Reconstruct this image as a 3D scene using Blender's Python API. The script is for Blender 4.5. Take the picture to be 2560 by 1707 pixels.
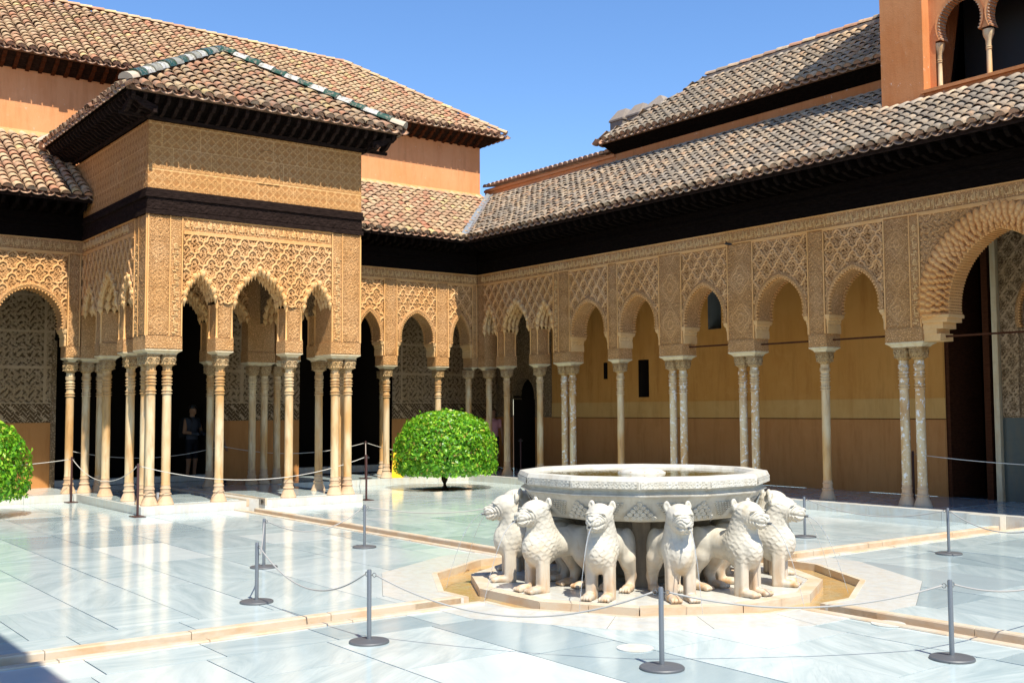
import bpy, bmesh, math, random
import numpy as np
from mathutils import Matrix, Vector
for _o in list(bpy.data.objects): bpy.data.objects.remove(_o)
SC = bpy.context.scene
COL = SC.collection
R = math.radians
rng = np.random.default_rng(11)
random.seed(11)
# The court: X runs along its length towards the pavilion, Y to the left (the shaded arcade stands at Y = -7.85), Z up.
# ---------------------------------------------------------------- camera
cam_d = bpy.data.cameras.new('camera'); cam = bpy.data.objects.new('camera', cam_d); COL.objects.link(cam)
cam_d.sensor_width = 36.0; cam_d.lens = 36.0*2707.4/2560; cam_d.clip_start = 0.05; cam_d.clip_end = 2000
_yaw, _pit, _rol = R(37.171), R(3.595), R(-0.3176)
_f = Vector((math.cos(_yaw)*math.cos(_pit), -math.sin(_yaw)*math.cos(_pit), math.sin(_pit)))
_r = Vector((-math.sin(_yaw), -math.cos(_yaw), 0)); _u = Vector((-math.cos(_yaw)*math.sin(_pit), math.sin(_yaw)*math.sin(_pit), math.cos(_pit)))
_cr, _sr = math.cos(_rol), math.sin(_rol)
_rr = _r*_cr + _u*_sr; _uu = -_r*_sr + _u*_cr
CAM = Vector((-8.85, 8.533, 1.813))
cam.matrix_world = Matrix(((_rr.x, _uu.x, -_f.x, CAM.x), (_rr.y, _uu.y, -_f.y, CAM.y), (_rr.z, _uu.z, -_f.z, CAM.z), (0, 0, 0, 1)))
SC.camera = cam
def ndc(p):                                    # where a point falls in the frame, for choosing which tiles show largest
    d = Vector(p) - CAM; z = d.dot(_f)
    if z < .1: return None
    return (d.dot(_rr)/z*2707.4/1280, d.dot(_uu)/z*2707.4/853, z)
# ---------------------------------------------------------------- sky and sun
SUN = Vector((-.59, .13, 1)).normalized()      # towards the sun
world = bpy.data.worlds.new('World'); SC.world = world; world.use_nodes = True
wn = world.node_tree.nodes; wl = world.node_tree.links
bg = wn['Background']; sky = wn.new('ShaderNodeTexSky'); sky.sky_type = 'NISHITA'; sky.sun_disc = False
sky.sun_elevation = math.asin(SUN.z); sky.sun_rotation = math.atan2(SUN.x, SUN.y)
sky.altitude = 0; sky.air_density = 1.0; sky.dust_density = 0.15; sky.ozone_density = 5.0
hs = wn.new('ShaderNodeHueSaturation'); hs.inputs['Saturation'].default_value = 1.12; hs.inputs['Hue'].default_value = .504; wl.new(sky.outputs[0], hs.inputs['Color']); wl.new(hs.outputs[0], bg.inputs[0]); bg.inputs[1].default_value = 0.13
sd = bpy.data.lights.new('sun', 'SUN'); sd.energy = 5.0; sd.angle = R(0.53); sd.color = (1, .93, .81)
sun = bpy.data.objects.new('sun', sd); COL.objects.link(sun)
sun.rotation_euler = SUN.to_track_quat('Z', 'Y').to_euler(); sun.location = (0, 0, 40)
SC.view_settings.view_transform = 'Standard'; SC.view_settings.look = 'None'
SC.view_settings.exposure = 0.7; SC.view_settings.gamma = 1.0; SC.view_settings.use_curve_mapping = False
SC.render.engine = 'CYCLES'
cy = SC.cycles
cy.use_denoising = True; cy.max_bounces = 8; cy.diffuse_bounces = 5; cy.glossy_bounces = 4; cy.transmission_bounces = 4; cy.transparent_max_bounces = 6
cy.caustics_reflective = False; cy.caustics_refractive = False; cy.sample_clamp_indirect = 6
try: cy.denoiser = 'OPENIMAGEDENOISE'
except Exception: pass
# ---------------------------------------------------------------- helpers
def tag(o, label=None, cat=None, group=None, kind=None):
    if label: o['label'] = label
    if cat: o['category'] = cat
    if group: o['group'] = group
    if kind: o['kind'] = kind
    return o
def link(o, parent=None):
    COL.objects.link(o)
    if parent is not None: o.parent = parent
    return o
def empty(name, loc=(0, 0, 0), rz=0, parent=None):
    o = bpy.data.objects.new(name, None); o.location = loc; o.rotation_euler = (0, 0, rz); o.empty_display_size = .2
    return link(o, parent)
def np_mesh(name, V, F, mat, smooth=False):
    V = np.ascontiguousarray(V, np.float32); F = np.ascontiguousarray(F, np.int32); k = F.shape[1]
    m = bpy.data.meshes.new(name); m.vertices.add(len(V)); m.vertices.foreach_set('co', V.ravel())
    m.loops.add(F.size); m.loops.foreach_set('vertex_index', F.ravel())
    m.polygons.add(len(F)); m.polygons.foreach_set('loop_start', np.arange(0, F.size, k, dtype=np.int32))
    if smooth: m.polygons.foreach_set('use_smooth', np.ones(len(F), bool))
    m.update(calc_edges=True); m.validate()
    if mat is not None: m.materials.append(mat)
    return m
class MB:
    "collects shapes and links them as one mesh object"
    def __init__(s): s.v = []; s.f = []; s.M = None
    def add(s, V, F):
        b = len(s.v)
        for p in V:
            q = s.M @ Vector(p) if s.M is not None else p
            s.v.append((q[0], q[1], q[2]))
        for f in F: s.f.append([i+b for i in f])
        return s
    def box(s, x0, x1, y0, y1, z0, z1):
        return s.add([(x0,y0,z0),(x1,y0,z0),(x1,y1,z0),(x0,y1,z0),(x0,y0,z1),(x1,y0,z1),(x1,y1,z1),(x0,y1,z1)],
                     [(0,3,2,1),(4,5,6,7),(0,1,5,4),(1,2,6,5),(2,3,7,6),(3,0,4,7)])
    def loft(s, secs, cap=True):               # list of rings of equal length, bottom to top, counter-clockwise from above
        n = len(secs[0]); V = [p for r in secs for p in r]; F = []
        for i in range(len(secs)-1):
            for j in range(n): F.append((i*n+j, i*n+(j+1) % n, (i+1)*n+(j+1) % n, (i+1)*n+j))
        if cap: F.append(tuple(range(n-1, -1, -1))); F.append(tuple((len(secs)-1)*n+j for j in range(n)))
        return s.add(V, F)
    def frust(s, secs):                        # boxes of changing size: (x0,x1,y0,y1,z)
        return s.loft([[(a,c,z),(b,c,z),(b,d,z),(a,d,z)] for a, b, c, d, z in secs])
    def lathe(s, prof, n=20, cx=0, cy=0, cap=True, ph=0):
        return s.loft([[(cx+r*math.cos(ph+2*math.pi*j/n), cy+r*math.sin(ph+2*math.pi*j/n), z) for j in range(n)] for r, z in prof], cap)
    def prism(s, poly, z0, z1):
        return s.loft([[(x, y, z0) for x, y in poly], [(x, y, z1) for x, y in poly]])
    def tube(s, path, r, n=8, cap=True):
        P = [Vector(p) for p in path]; secs = []; up = Vector((0, 0, 1))
        for i, p in enumerate(P):
            t = (P[min(i+1, len(P)-1)] - P[max(i-1, 0)]).normalized()
            a = t.cross(up)
            if a.length < 1e-3: a = Vector((1, 0, 0))
            a.normalize(); b = a.cross(t); rr = r[i] if isinstance(r, (list, tuple)) else r
            secs.append([tuple(p + a*rr*math.cos(2*math.pi*j/n) + b*rr*math.sin(2*math.pi*j/n)) for j in range(n)])
        return s.loft(secs, cap)
    def mesh(s, name, mat, smooth=False):
        m = bpy.data.meshes.new(name); m.from_pydata(s.v, [], s.f); m.update()
        bm = bmesh.new(); bm.from_mesh(m); bmesh.ops.recalc_face_normals(bm, faces=bm.faces); bm.to_mesh(m); bm.free()
        if smooth == 'auto':
            m.polygons.foreach_set('use_smooth', np.ones(len(m.polygons), bool)); m.set_sharp_from_angle(angle=R(38))
        elif smooth: m.polygons.foreach_set('use_smooth', np.ones(len(m.polygons), bool))
        if mat is not None: m.materials.append(mat)
        return m
    def obj(s, name, mat, parent=None, smooth=False, loc=None):
        o = bpy.data.objects.new(name, s.mesh(name, mat, smooth))
        if loc is not None: o.location = loc
        return link(o, parent)
def inst(name, mesh, parent=None, loc=(0, 0, 0), rot=(0, 0, 0), scale=(1, 1, 1)):
    o = bpy.data.objects.new(name, mesh); o.location = loc; o.rotation_euler = rot; o.scale = scale
    return link(o, parent)
def npobj(name, V, F, mat, parent=None, smooth=False):
    return link(bpy.data.objects.new(name, np_mesh(name, V, F, mat, smooth)), parent)
def box_obj(name, dims, mat, parent=None): return MB().box(*dims).obj(name, mat, parent)
# ---------------------------------------------------------------- materials
def S(*c): return tuple(((x/255+.055)/1.055)**2.4 if x > 10 else x/255/12.92 for x in c)+(1,)
class NT:
    def __init__(s, name, rough=.7, spec=.3, metal=0):
        s.m = bpy.data.materials.new(name); s.m.use_nodes = True; s.n = s.m.node_tree.nodes; s.l = s.m.node_tree.links
        s.b = s.n['Principled BSDF']; s.b.inputs['Roughness'].default_value = rough
        s.b.inputs['Specular IOR Level'].default_value = spec; s.b.inputs['Metallic'].default_value = metal
        s.tc = s.n.new('ShaderNodeTexCoord')
    def node(s, t, **kw):
        n = s.n.new(t)
        for k, v in kw.items(): setattr(n, k, v)
        return n
    def set(s, n, **kw):
        for k, v in kw.items():
            i = n.inputs[int(k[1:])] if k[0] == '_' and k[1:].isdigit() else n.inputs[k]
            if hasattr(v, 'is_output'): s.l.new(v, i)
            else: i.default_value = v
        return n
    def map(s, scale=(1, 1, 1), rot=(0, 0, 0), space='Object', src=None):
        n = s.node('ShaderNodeMapping'); s.l.new(src or s.tc.outputs[space], n.inputs[0])
        n.inputs['Scale'].default_value = scale; n.inputs['Rotation'].default_value = rot
        return n.outputs[0]
    def pos(s):
        return s.node('ShaderNodeNewGeometry').outputs['Position']
    def noise(s, vec, scale, detail=3, rough=.55, dist=0, dim='3D'):
        n = s.node('ShaderNodeTexNoise'); s.l.new(vec, n.inputs['Vector']); n.inputs['Scale'].default_value = scale
        n.inputs['Detail'].default_value = detail; n.inputs['Roughness'].default_value = rough; n.inputs['Distortion'].default_value = dist
        return n.outputs[0]
    def vor(s, vec, scale, feat='F1', out=0):
        n = s.node('ShaderNodeTexVoronoi', feature=feat); s.l.new(vec, n.inputs['Vector']); n.inputs['Scale'].default_value = scale
        return n.outputs[out]
    def ramp(s, fac, stops, interp='LINEAR'):
        n = s.node('ShaderNodeValToRGB'); n.color_ramp.interpolation = interp; e = n.color_ramp.elements
        while len(e) < len(stops): e.new(.5)
        for i, (p, c) in enumerate(stops): e[i].position = p; e[i].color = c if len(c) == 4 else (*c, 1)
        s.l.new(fac, n.inputs[0]); return n.outputs[0]
    def mix(s, fac, a, b, mode='MIX'):
        n = s.node('ShaderNodeMix', data_type='RGBA', blend_type=mode)
        for v, i in ((fac, 0), (a, 6), (b, 7)):
            if hasattr(v, 'is_output'): s.l.new(v, n.inputs[i])
            else: n.inputs[i].default_value = v
        return n.outputs[2]
    def math(s, op, a, b=0, clamp=False):
        n = s.node('ShaderNodeMath', operation=op, use_clamp=clamp)
        for v, i in ((a, 0), (b, 1)):
            if hasattr(v, 'is_output'): s.l.new(v, n.inputs[i])
            else: n.inputs[i].default_value = v
        return n.outputs[0]
    def rnd(s): return s.node('ShaderNodeObjectInfo').outputs['Random']
    def rnd2(s):                               # one number for each tile, whether it is an object or an island of a joined mesh
        a = s.node('ShaderNodeNewGeometry').outputs['Random Per Island']
        return s.math('FRACT', s.math('ADD', s.math('MULTIPLY', a, 7.31), s.math('MULTIPLY', s.rnd(), 5.17)))
    def bump(s, h, strength=.4, dist=.01):
        n = s.node('ShaderNodeBump'); n.inputs['Strength'].default_value = strength; n.inputs['Distance'].default_value = dist
        s.l.new(h, n.inputs['Height']); s.l.new(n.outputs[0], s.b.inputs['Normal']); return n
    def sep(s, vec):
        n = s.node('ShaderNodeSeparateXYZ'); s.l.new(vec, n.inputs[0]); return n.outputs
    def col(s, c):
        if hasattr(c, 'is_output'): s.l.new(c, s.b.inputs['Base Color'])
        else: s.b.inputs['Base Color'].default_value = c if len(c) == 4 else (*c, 1)
        return s
def G(v): return (v, v, v, 1)
# carved stucco: warm tan, pinkish and grey weathering, bump of fine leaf work
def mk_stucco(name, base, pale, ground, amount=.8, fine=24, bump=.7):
    "carved stucco: raised leaf work over a painted ground that also carries recess shade in its colour; vertex layer rib marks plain ribs, gnd the sunk fields"
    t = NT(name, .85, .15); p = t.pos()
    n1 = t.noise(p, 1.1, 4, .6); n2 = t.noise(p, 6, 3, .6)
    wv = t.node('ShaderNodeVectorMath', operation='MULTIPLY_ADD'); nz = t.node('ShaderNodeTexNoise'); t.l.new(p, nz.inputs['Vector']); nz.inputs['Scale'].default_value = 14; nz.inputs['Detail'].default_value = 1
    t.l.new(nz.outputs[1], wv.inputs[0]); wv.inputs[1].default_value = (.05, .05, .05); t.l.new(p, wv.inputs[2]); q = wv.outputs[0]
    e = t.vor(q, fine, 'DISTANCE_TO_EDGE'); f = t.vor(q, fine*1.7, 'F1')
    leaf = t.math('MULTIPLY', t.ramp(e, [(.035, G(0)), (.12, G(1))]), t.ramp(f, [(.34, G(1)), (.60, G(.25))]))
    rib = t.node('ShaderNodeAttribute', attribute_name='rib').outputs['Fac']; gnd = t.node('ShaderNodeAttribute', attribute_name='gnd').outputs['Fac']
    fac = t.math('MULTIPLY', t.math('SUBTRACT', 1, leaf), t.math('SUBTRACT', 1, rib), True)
    fac = t.math('ADD', t.math('MULTIPLY', fac, amount), t.math('MULTIPLY', gnd, .75), True)  # sunk fields go darker: the shade of the recesses is put into the colour
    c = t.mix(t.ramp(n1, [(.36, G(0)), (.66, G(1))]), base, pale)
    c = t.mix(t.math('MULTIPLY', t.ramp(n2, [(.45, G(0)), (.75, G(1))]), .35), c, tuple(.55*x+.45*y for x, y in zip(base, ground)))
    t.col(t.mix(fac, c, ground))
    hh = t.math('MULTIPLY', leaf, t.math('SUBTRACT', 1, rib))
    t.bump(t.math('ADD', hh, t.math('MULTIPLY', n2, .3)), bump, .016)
    return t.m
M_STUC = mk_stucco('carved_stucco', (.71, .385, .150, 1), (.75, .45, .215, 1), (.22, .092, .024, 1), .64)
M_STUC_UP = mk_stucco('pressed_stucco', (.66, .37, .135, 1), (.70, .42, .185, 1), (.36, .16, .05, 1), .35, 34, .4)
M_STUC_IN = mk_stucco('carved_stucco_shaded', (.40, .27, .145, 1), (.47, .33, .20, 1), (.105, .062, .028, 1), .85, 17)  # darker stucco copy with the interiors' shade put into its colour
M_MUQ = mk_stucco('muqarnas_plaster', (.68, .40, .155, 1), (.72, .49, .25, 1), (.40, .19, .07, 1), .12, 12, .1)
M_TEXT = mk_stucco('raised_lettering', (.76, .47, .19, 1), (.78, .53, .26, 1), (.55, .29, .10, 1), .05, 12, .1)
M_MOLD = mk_stucco('moulding_plaster', (.71, .37, .125, 1), (.74, .44, .19, 1), (.48, .215, .07, 1), .10, 14, .1)
def mk_plaster(name, base, pale, dark, z_str=0):
    t = NT(name, .9, .1); p = t.pos()
    n1 = t.noise(p, .55, 5, .62); n2 = t.noise(t.map((3, 3, .5), src=p), 1.6, 4, .65); n3 = t.noise(p, 11, 4, .7)
    c = t.mix(t.ramp(n1, [(.35, G(0)), (.68, G(1))]), base, pale)
    c = t.mix(t.math('MULTIPLY', t.ramp(n2, [(.5, G(0)), (.75, G(1))]), .5), c, dark)
    n4 = t.noise(t.map((2.2, 2.2, .28), src=p), 2.4, 5, .7); c = t.mix(t.math('MULTIPLY', t.ramp(n4, [(.52, G(0)), (.74, G(1))]), .30), c, tuple(.6*x for x in dark[:3])+(1,))
    n5 = t.noise(p, 2.1, 3, .5, 1.5); c = t.mix(t.math('MULTIPLY', t.ramp(n5, [(.58, G(0)), (.66, G(1))]), .3), c, pale)
    if z_str: c = t.mix(t.math('MULTIPLY', t.ramp(n3, [(.66, G(0)), (.70, G(1))]), z_str), c, (.72, .60, .48, 1))
    t.col(c); t.bump(t.math('ADD', n3, t.noise(p, 60, 2)), .25, .012)
    return t.m
M_ORANGE = mk_plaster('orange_limewash', (.66, .275, .105, 1), (.70, .33, .15, 1), (.56, .205, .07, 1), .35)
M_ORANGE_OLD = mk_plaster('peeling_orange_limewash', (.56, .215, .075, 1), (.62, .28, .12, 1), (.46, .15, .045, 1), .8)
M_OCHRE = mk_plaster('ochre_wall_plaster', (.49, .222, .050, 1), (.55, .268, .073, 1), (.36, .14, .030, 1))
M_DADO = mk_plaster('red_ochre_dado', (.43, .188, .058, 1), (.48, .22, .075, 1), (.32, .12, .034, 1))
M_BAND = mk_plaster('pale_plaster_band', (.51, .275, .082, 1), (.57, .34, .12, 1), (.41, .20, .052, 1))
M_DARKIN = NT('unlit_interior_plaster', .9, .1).col((.022, .015, .010)).m  # near-black colour stands in for the shade of unlit rooms
def mk_wood(name, base, lite, rough=.75):
    t = NT(name, .95, .02); p = t.pos()
    n = t.noise(t.map((4, 4, 18), src=p), 2.2, 4, .6); f = t.noise(p, 30, 3, .6, 1.5)
    t.col(t.mix(t.ramp(n, [(.35, G(0)), (.75, G(1))]), base, lite)); t.bump(t.math('ADD', n, f), .6, .015)
    return t.m
M_WOOD = mk_wood('shaded_cedar', (.0045, .003, .0024, 1), (.011, .0075, .006, 1))  # darker cedar copy, the shade on the timber painted into it
M_WOOD2 = mk_wood('carved_dark_cedar', (.014, .009, .0072, 1), (.036, .023, .019, 1))
M_DOOR = mk_wood('red_brown_door_wood', (.05, .018, .009, 1), (.085, .032, .015, 1))
def mk_column(name, wash):
    t = NT(name, .42, .35); p = t.pos(); r = t.rnd()
    off = t.node('ShaderNodeVectorMath', operation='ADD'); t.l.new(p, off.inputs[0])
    cb = t.node('ShaderNodeCombineXYZ'); t.l.new(t.math('MULTIPLY', r, 37), cb.inputs[2]); t.l.new(cb.outputs[0], off.inputs[1])
    q = off.outputs[0]
    n1 = t.noise(t.map((1.4, 1.4, .55), src=q), 1.7, 3, .55); n2 = t.noise(t.map((9, 9, 1.3), src=q), 1.5, 4, .6); n3 = t.noise(q, 14, 4, .65)
    c = t.mix(t.ramp(n1, [(.38, G(0)), (.62, G(1))]), (.66, .52, .315, 1), (.55, .31, .115, 1))
    c = t.mix(t.math('MULTIPLY', t.ramp(n2, [(.5, G(0)), (.72, G(1))]), .6), c, (.29, .13, .042, 1))
    if wash: c = t.mix(t.ramp(n3, [(.565, G(0)), (.59, G(1))]), c, (.74, .70, .64, 1))
    t.col(c); t.bump(t.math('ADD', n2, n3), .18, .01)
    return t.m
M_COL = mk_column('honey_marble', False); M_COLW = mk_column('worn_marble', True)
M_CAP = mk_stucco('carved_marble', (.66, .44, .19, 1), (.72, .56, .33, 1), (.22, .10, .03, 1), .75, 34)
M_BASE = mk_plaster('rust_stained_marble', (.52, .34, .19, 1), (.60, .47, .33, 1), (.44, .20, .09, 1))
# polished floor marble: grey-blue clouding along each slab, veins
def mk_floor():
    t = NT('polished_floor_marble', .10, .55); p = t.pos(); r = t.rnd()
    cb = t.node('ShaderNodeCombineXYZ'); t.l.new(t.math('MULTIPLY', r, 53), cb.inputs[2])
    off = t.node('ShaderNodeVectorMath', operation='ADD'); t.l.new(p, off.inputs[0]); t.l.new(cb.outputs[0], off.inputs[1]); q = off.outputs[0]
    warp = t.noise(q, .9, 3, .5)
    vr = t.node('ShaderNodeVectorRotate', rotation_type='Z_AXIS'); t.l.new(q, vr.inputs['Vector']); t.l.new(t.math('MULTIPLY', t.math('FRACT', t.math('MULTIPLY', r, 17.3)), 1.9), vr.inputs['Angle']); q2 = vr.outputs[0]
    a = t.noise(t.map((.5, 2.2, 1), src=q2), 1.5, 7, .66, 1.3)
    b = t.noise(t.map((.30, 4.5, 1), (0, 0, .2), src=q2), 2.0, 7, .72, 2.0)
    c = t.mix(t.ramp(a, [(.34, G(0)), (.66, G(1))]), (.325, .415, .42, 1), (.53, .61, .595, 1))
    c = t.mix(t.math('MULTIPLY', t.ramp(b, [(.56, G(0)), (.74, G(1))]), .5), c, (.21, .275, .285, 1))
    c = t.mix(t.ramp(r, [(0, G(.0)), (.35, G(.25)), (.7, G(.05)), (.85, G(.55)), (1, G(.95))]), c, (.58, .63, .605, 1))
    c = t.mix(t.math('MULTIPLY', t.ramp(t.math('FRACT', t.math('MULTIPLY', r, 9.7)), [(.6, G(0)), (1, G(1))]), .75), c, (.25, .325, .345, 1))
    t.col(c)
    n = t.noise(q, 3.5, 3, .5); sc = t.noise(q, 26, 4, .7)
    ro = t.math('ADD', t.math('MULTIPLY', n, .16), t.math('MULTIPLY', sc, .10)); t.l.new(ro, t.b.inputs['Roughness'])
    t.bump(t.math('ADD', n, t.math('MULTIPLY', sc, .06)), .06, .01)
    return t.m
M_FLOOR = mk_floor()
def mk_stone(name, base, stain, amount, zlo=None, zhi=None, rough=.5, ss=(5, 5, 1.2)):
    t = NT(name, rough, .35); p = t.pos(); q = t.map((1, 1, 1), src=p)
    a = t.noise(t.map((1, 1.6, 6), (.1, .12, .6), src=p), 2.2, 6, .68, .9); s2 = t.noise(t.map(ss, src=p), 2.0, 4, .65); n3 = t.noise(p, 30, 4, .65)
    c = t.mix(t.math('MULTIPLY', t.ramp(a, [(.52, G(0)), (.70, G(1))]), .5), base, (base[0]*.68, base[1]*.72, base[2]*.8, 1))
    f = t.ramp(s2, [(.42, G(0)), (.66, G(1))])
    if zlo is not None:
        z = t.sep(p)[2]; mr = t.node('ShaderNodeMapRange'); t.set(mr, _0=z, _1=zhi, _2=zlo, _3=0.0, _4=1.0); f = t.math('MULTIPLY', t.math('ADD', t.math('MULTIPLY', f, .65), .25), mr.outputs[0])
    c = t.mix(t.math('MULTIPLY', f, amount), c, stain)
    if name.startswith('white_lion'):
        cb = t.node('ShaderNodeCombineXYZ'); t.l.new(t.math('MULTIPLY', t.rnd(), 41), cb.inputs[0]); ad = t.node('ShaderNodeVectorMath', operation='ADD'); t.l.new(p, ad.inputs[0]); t.l.new(cb.outputs[0], ad.inputs[1])
        gr = t.noise(t.map((1, 1, .6), src=ad.outputs[0]), 3.6, 5, .68, .6); c = t.mix(t.math('MULTIPLY', t.ramp(gr, [(.50, G(0)), (.68, G(1))]), .6), c, (.30, .29, .25, 1)); c = t.mix(t.math('MULTIPLY', t.ramp(gr, [(.30, G(1)), (.42, G(0))]), .5), c, (.42, .30, .15, 1))
    t.col(c); t.bump(t.math('ADD', n3, a), .16, .006)
    return t.m
M_LION = mk_stone('white_lion_marble', (.54, .505, .42, 1), (.44, .215, .06, 1), 1.0, .0, .46)
M_BOWL = mk_stone('white_bowl_marble', (.56, .535, .46, 1), (.36, .31, .22, 1), .5)
M_KERB = mk_stone('limestained_kerb_marble', (.55, .48, .37, 1), (.50, .30, .13, 1), .6, rough=.45, ss=(1.3, 1.3, 2))
M_DPANEL = mk_stone('dark_green_dado_tile', (.075, .085, .075, 1), (.12, .10, .06, 1), .4, rough=.3)
M_STEP = mk_stone('step_marble', (.56, .565, .52, 1), (.50, .40, .25, 1), .4, rough=.3)
M_RING = mk_stone('ring_marble', (.56, .57, .53, 1), (.50, .42, .29, 1), .4, rough=.2)
M_PED = mk_stone('dark_wet_pedestal_stone', (.26, .20, .13, 1), (.14, .10, .055, 1), .7, rough=.5)
M_BED = mk_stone('ochre_silted_bed', (.36, .24, .11, 1), (.26, .20, .10, 1), .8, rough=.35)
M_JOINT = NT('joint_mortar', .9, .1).col((.16, .12, .085)).m
M_GROUND = NT('bedding_mortar', .95, .1).col((.13, .085, .05)).m
# roof tiles
def mk_tile(name, stops, lichen, lich_col, lscale=6, k=1.):
    t = NT(name, .88, .12); p = t.pos(); r = t.rnd2()
    c = t.ramp(r, [(p_, tuple(min(.8, x*k) for x in c_)) for p_, c_ in stops], 'CONSTANT')
    mean = tuple(k*sum(c_[i] for _, c_ in stops)/len(stops) for i in range(3))+(1,); big = t.noise(p, 1.3, 3, .6)
    c = t.mix(t.ramp(big, [(.3, G(.02)), (.7, G(.38))]), c, mean)
    n = t.noise(p, lscale, 4, .7); n2 = t.noise(p, 24, 3, .65); n0 = t.noise(p, .5, 2)
    f = t.math('MULTIPLY', t.ramp(t.math('ADD', t.math('MULTIPLY', n, .75), t.math('MULTIPLY', n0, .35)), [(.50, G(0)), (.60, G(1))]), lichen)
    c = t.mix(f, c, lich_col)
    c = t.mix(t.math('MULTIPLY', t.ramp(n2, [(.55, G(0)), (.7, G(1))]), .4), c, (.13, .10, .075, 1))
    t.col(c); t.bump(t.math('ADD', n2, n), .3, .01)
    return t.m
_warm = [(0, (.52,.34,.19)), (.14, (.56,.40,.23)), (.26, (.52,.25,.145)), (.36, (.60,.44,.26)), (.50, (.52,.30,.18)), (.62, (.44,.28,.165)), (.72, (.56,.37,.23)), (.84, (.50,.215,.125)), (.93, (.64,.48,.22))]
_grey = [(0, (.44,.33,.215)), (.13, (.56,.42,.28)), (.25, (.35,.28,.20)), (.38, (.60,.46,.31)), (.5, (.30,.235,.17)), (.6, (.54,.34,.20)), (.72, (.46,.38,.29)), (.82, (.25,.195,.145)), (.9, (.60,.42,.25))]
M_TILE = mk_tile('clay_roof_tile', _warm, .4, (.30, .22, .145, 1), 4)
M_TILE_G = mk_tile('lichened_roof_tile', _grey, .55, (.26, .235, .19, 1), 7, 1.0)
M_TILE_P = mk_tile('weathered_roof_tile', [(p, tuple(x*.86 for x in c)) for p, c in _warm], .6, (.20, .175, .14, 1), 8)
M_EAVE = mk_tile('eave_clay', [(0, (.46,.24,.14)), (.3, (.50,.31,.20)), (.55, (.40,.22,.14)), (.8, (.50,.36,.24))], .5, (.24, .20, .15, 1), 9)
M_PAN = NT('shaded_pan_tile', .9, .1).col((.16, .095, .06)).m
def mk_glaze(name, c):
    t = NT(name, .3, .5); p = t.pos(); n = t.noise(p, 16, 4, .7)
    t.col(t.mix(t.ramp(n, [(.50, G(0)), (.62, G(1))]), c, (.20, .17, .125, 1))); return t.m
M_GREEN = mk_glaze('green_glazed_tile', (.016, .062, .036, 1)); M_WHITE = mk_glaze('white_glazed_tile', (.50, .49, .43, 1)); M_OLD = mk_glaze('worn_glazed_tile', (.30, .29, .22, 1))
M_MORTAR = NT('roof_mortar', .9, .1).col((.48, .40, .30)).m
M_ZINC = NT('zinc_valley', .45, .4, .3).col((.27, .29, .30)).m
M_BRICK = mk_plaster('grey_battlement_masonry', (.24, .20, .165, 1), (.30, .26, .22, 1), (.16, .13, .11, 1))
# small things
M_STEEL = NT('grey_steel', .42, .5, .55).col((.20, .21, .22)).m
M_STEEL_D = NT('grey_steel_base', .5, .4, .4).col((.13, .135, .14)).m
M_ROPE = NT('grey_rope', .8, .2).col((.34, .33, .31)).m
M_ROPEW = NT('pale_rope', .8, .2).col((.55, .52, .46)).m
M_IRON = NT('brown_painted_iron', .45, .4).col((.055, .022, .018)).m
M_BLACK = NT('black_metal', .5, .4).col((.012, .012, .012)).m
M_YEL = NT('yellow_plastic', .4, .4).col((.85, .55, .02)).m
M_LAMP = NT('spotlight_metal', .3, .5, .6).col((.5, .5, .5)).m
M_SOIL = NT('dark_soil', .95, .05).col((.03, .018, .01)).m
M_BARK = NT('bark', .9, .1).col((.035, .022, .013)).m
def mk_leaf():
    t = NT('citrus_leaf', .38, .4); r = t.rnd2()
    t.col(t.ramp(r, [(0, (.04, .17, .010)), (.3, (.09, .29, .014)), (.6, (.17, .42, .02)), (.84, (.30, .55, .03)), (.95, (.46, .60, .06)), (.985, (.30, .20, .05))]))
    t.b.inputs['Subsurface Weight'].default_value = 0
    tr = t.node('ShaderNodeBsdfTranslucent'); tr.inputs[0].default_value = (.30, .56, .03, 1)
    mx = t.node('ShaderNodeMixShader'); mx.inputs[0].default_value = .28
    t.l.new(t.b.outputs[0], mx.inputs[1]); t.l.new(tr.outputs[0], mx.inputs[2]); t.l.new(mx.outputs[0], t.n['Material Output'].inputs[0])
    return t.m
M_LEAF = mk_leaf()
def mk_water(name, c, rough, bs):
    t = NT(name, rough, .5); t.col(c); t.b.inputs['Transmission Weight'].default_value = .75; t.b.inputs['IOR'].default_value = 1.33
    p = t.pos(); t.bump(t.noise(p, 9, 3, .6, .6), bs, .03); return t.m
_t = NT('shallow_water_over_silt', .05, .5); _p = _t.pos(); _n = _t.noise(_p, 3.2, 4, .6, .8)
_t.col(_t.mix(_t.ramp(_n, [(.35, G(0)), (.65, G(1))]), (.46, .27, .085, 1), (.40, .31, .16, 1))); _t.bump(_t.noise(_p, 11, 3, .6, .6), .25, .02); M_WATER = _t.m
_t = NT('basin_water', .02, .5).col((.10, .088, .026)); _t.bump(_t.noise(_t.pos(), 10, 3, .5), .12, .02); M_BWATER = _t.m
M_JET = NT('water_jet', .05, .5).col((.85, .9, .92)).m; M_JET.node_tree.nodes['Principled BSDF'].inputs['Transmission Weight'].default_value = .7
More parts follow.
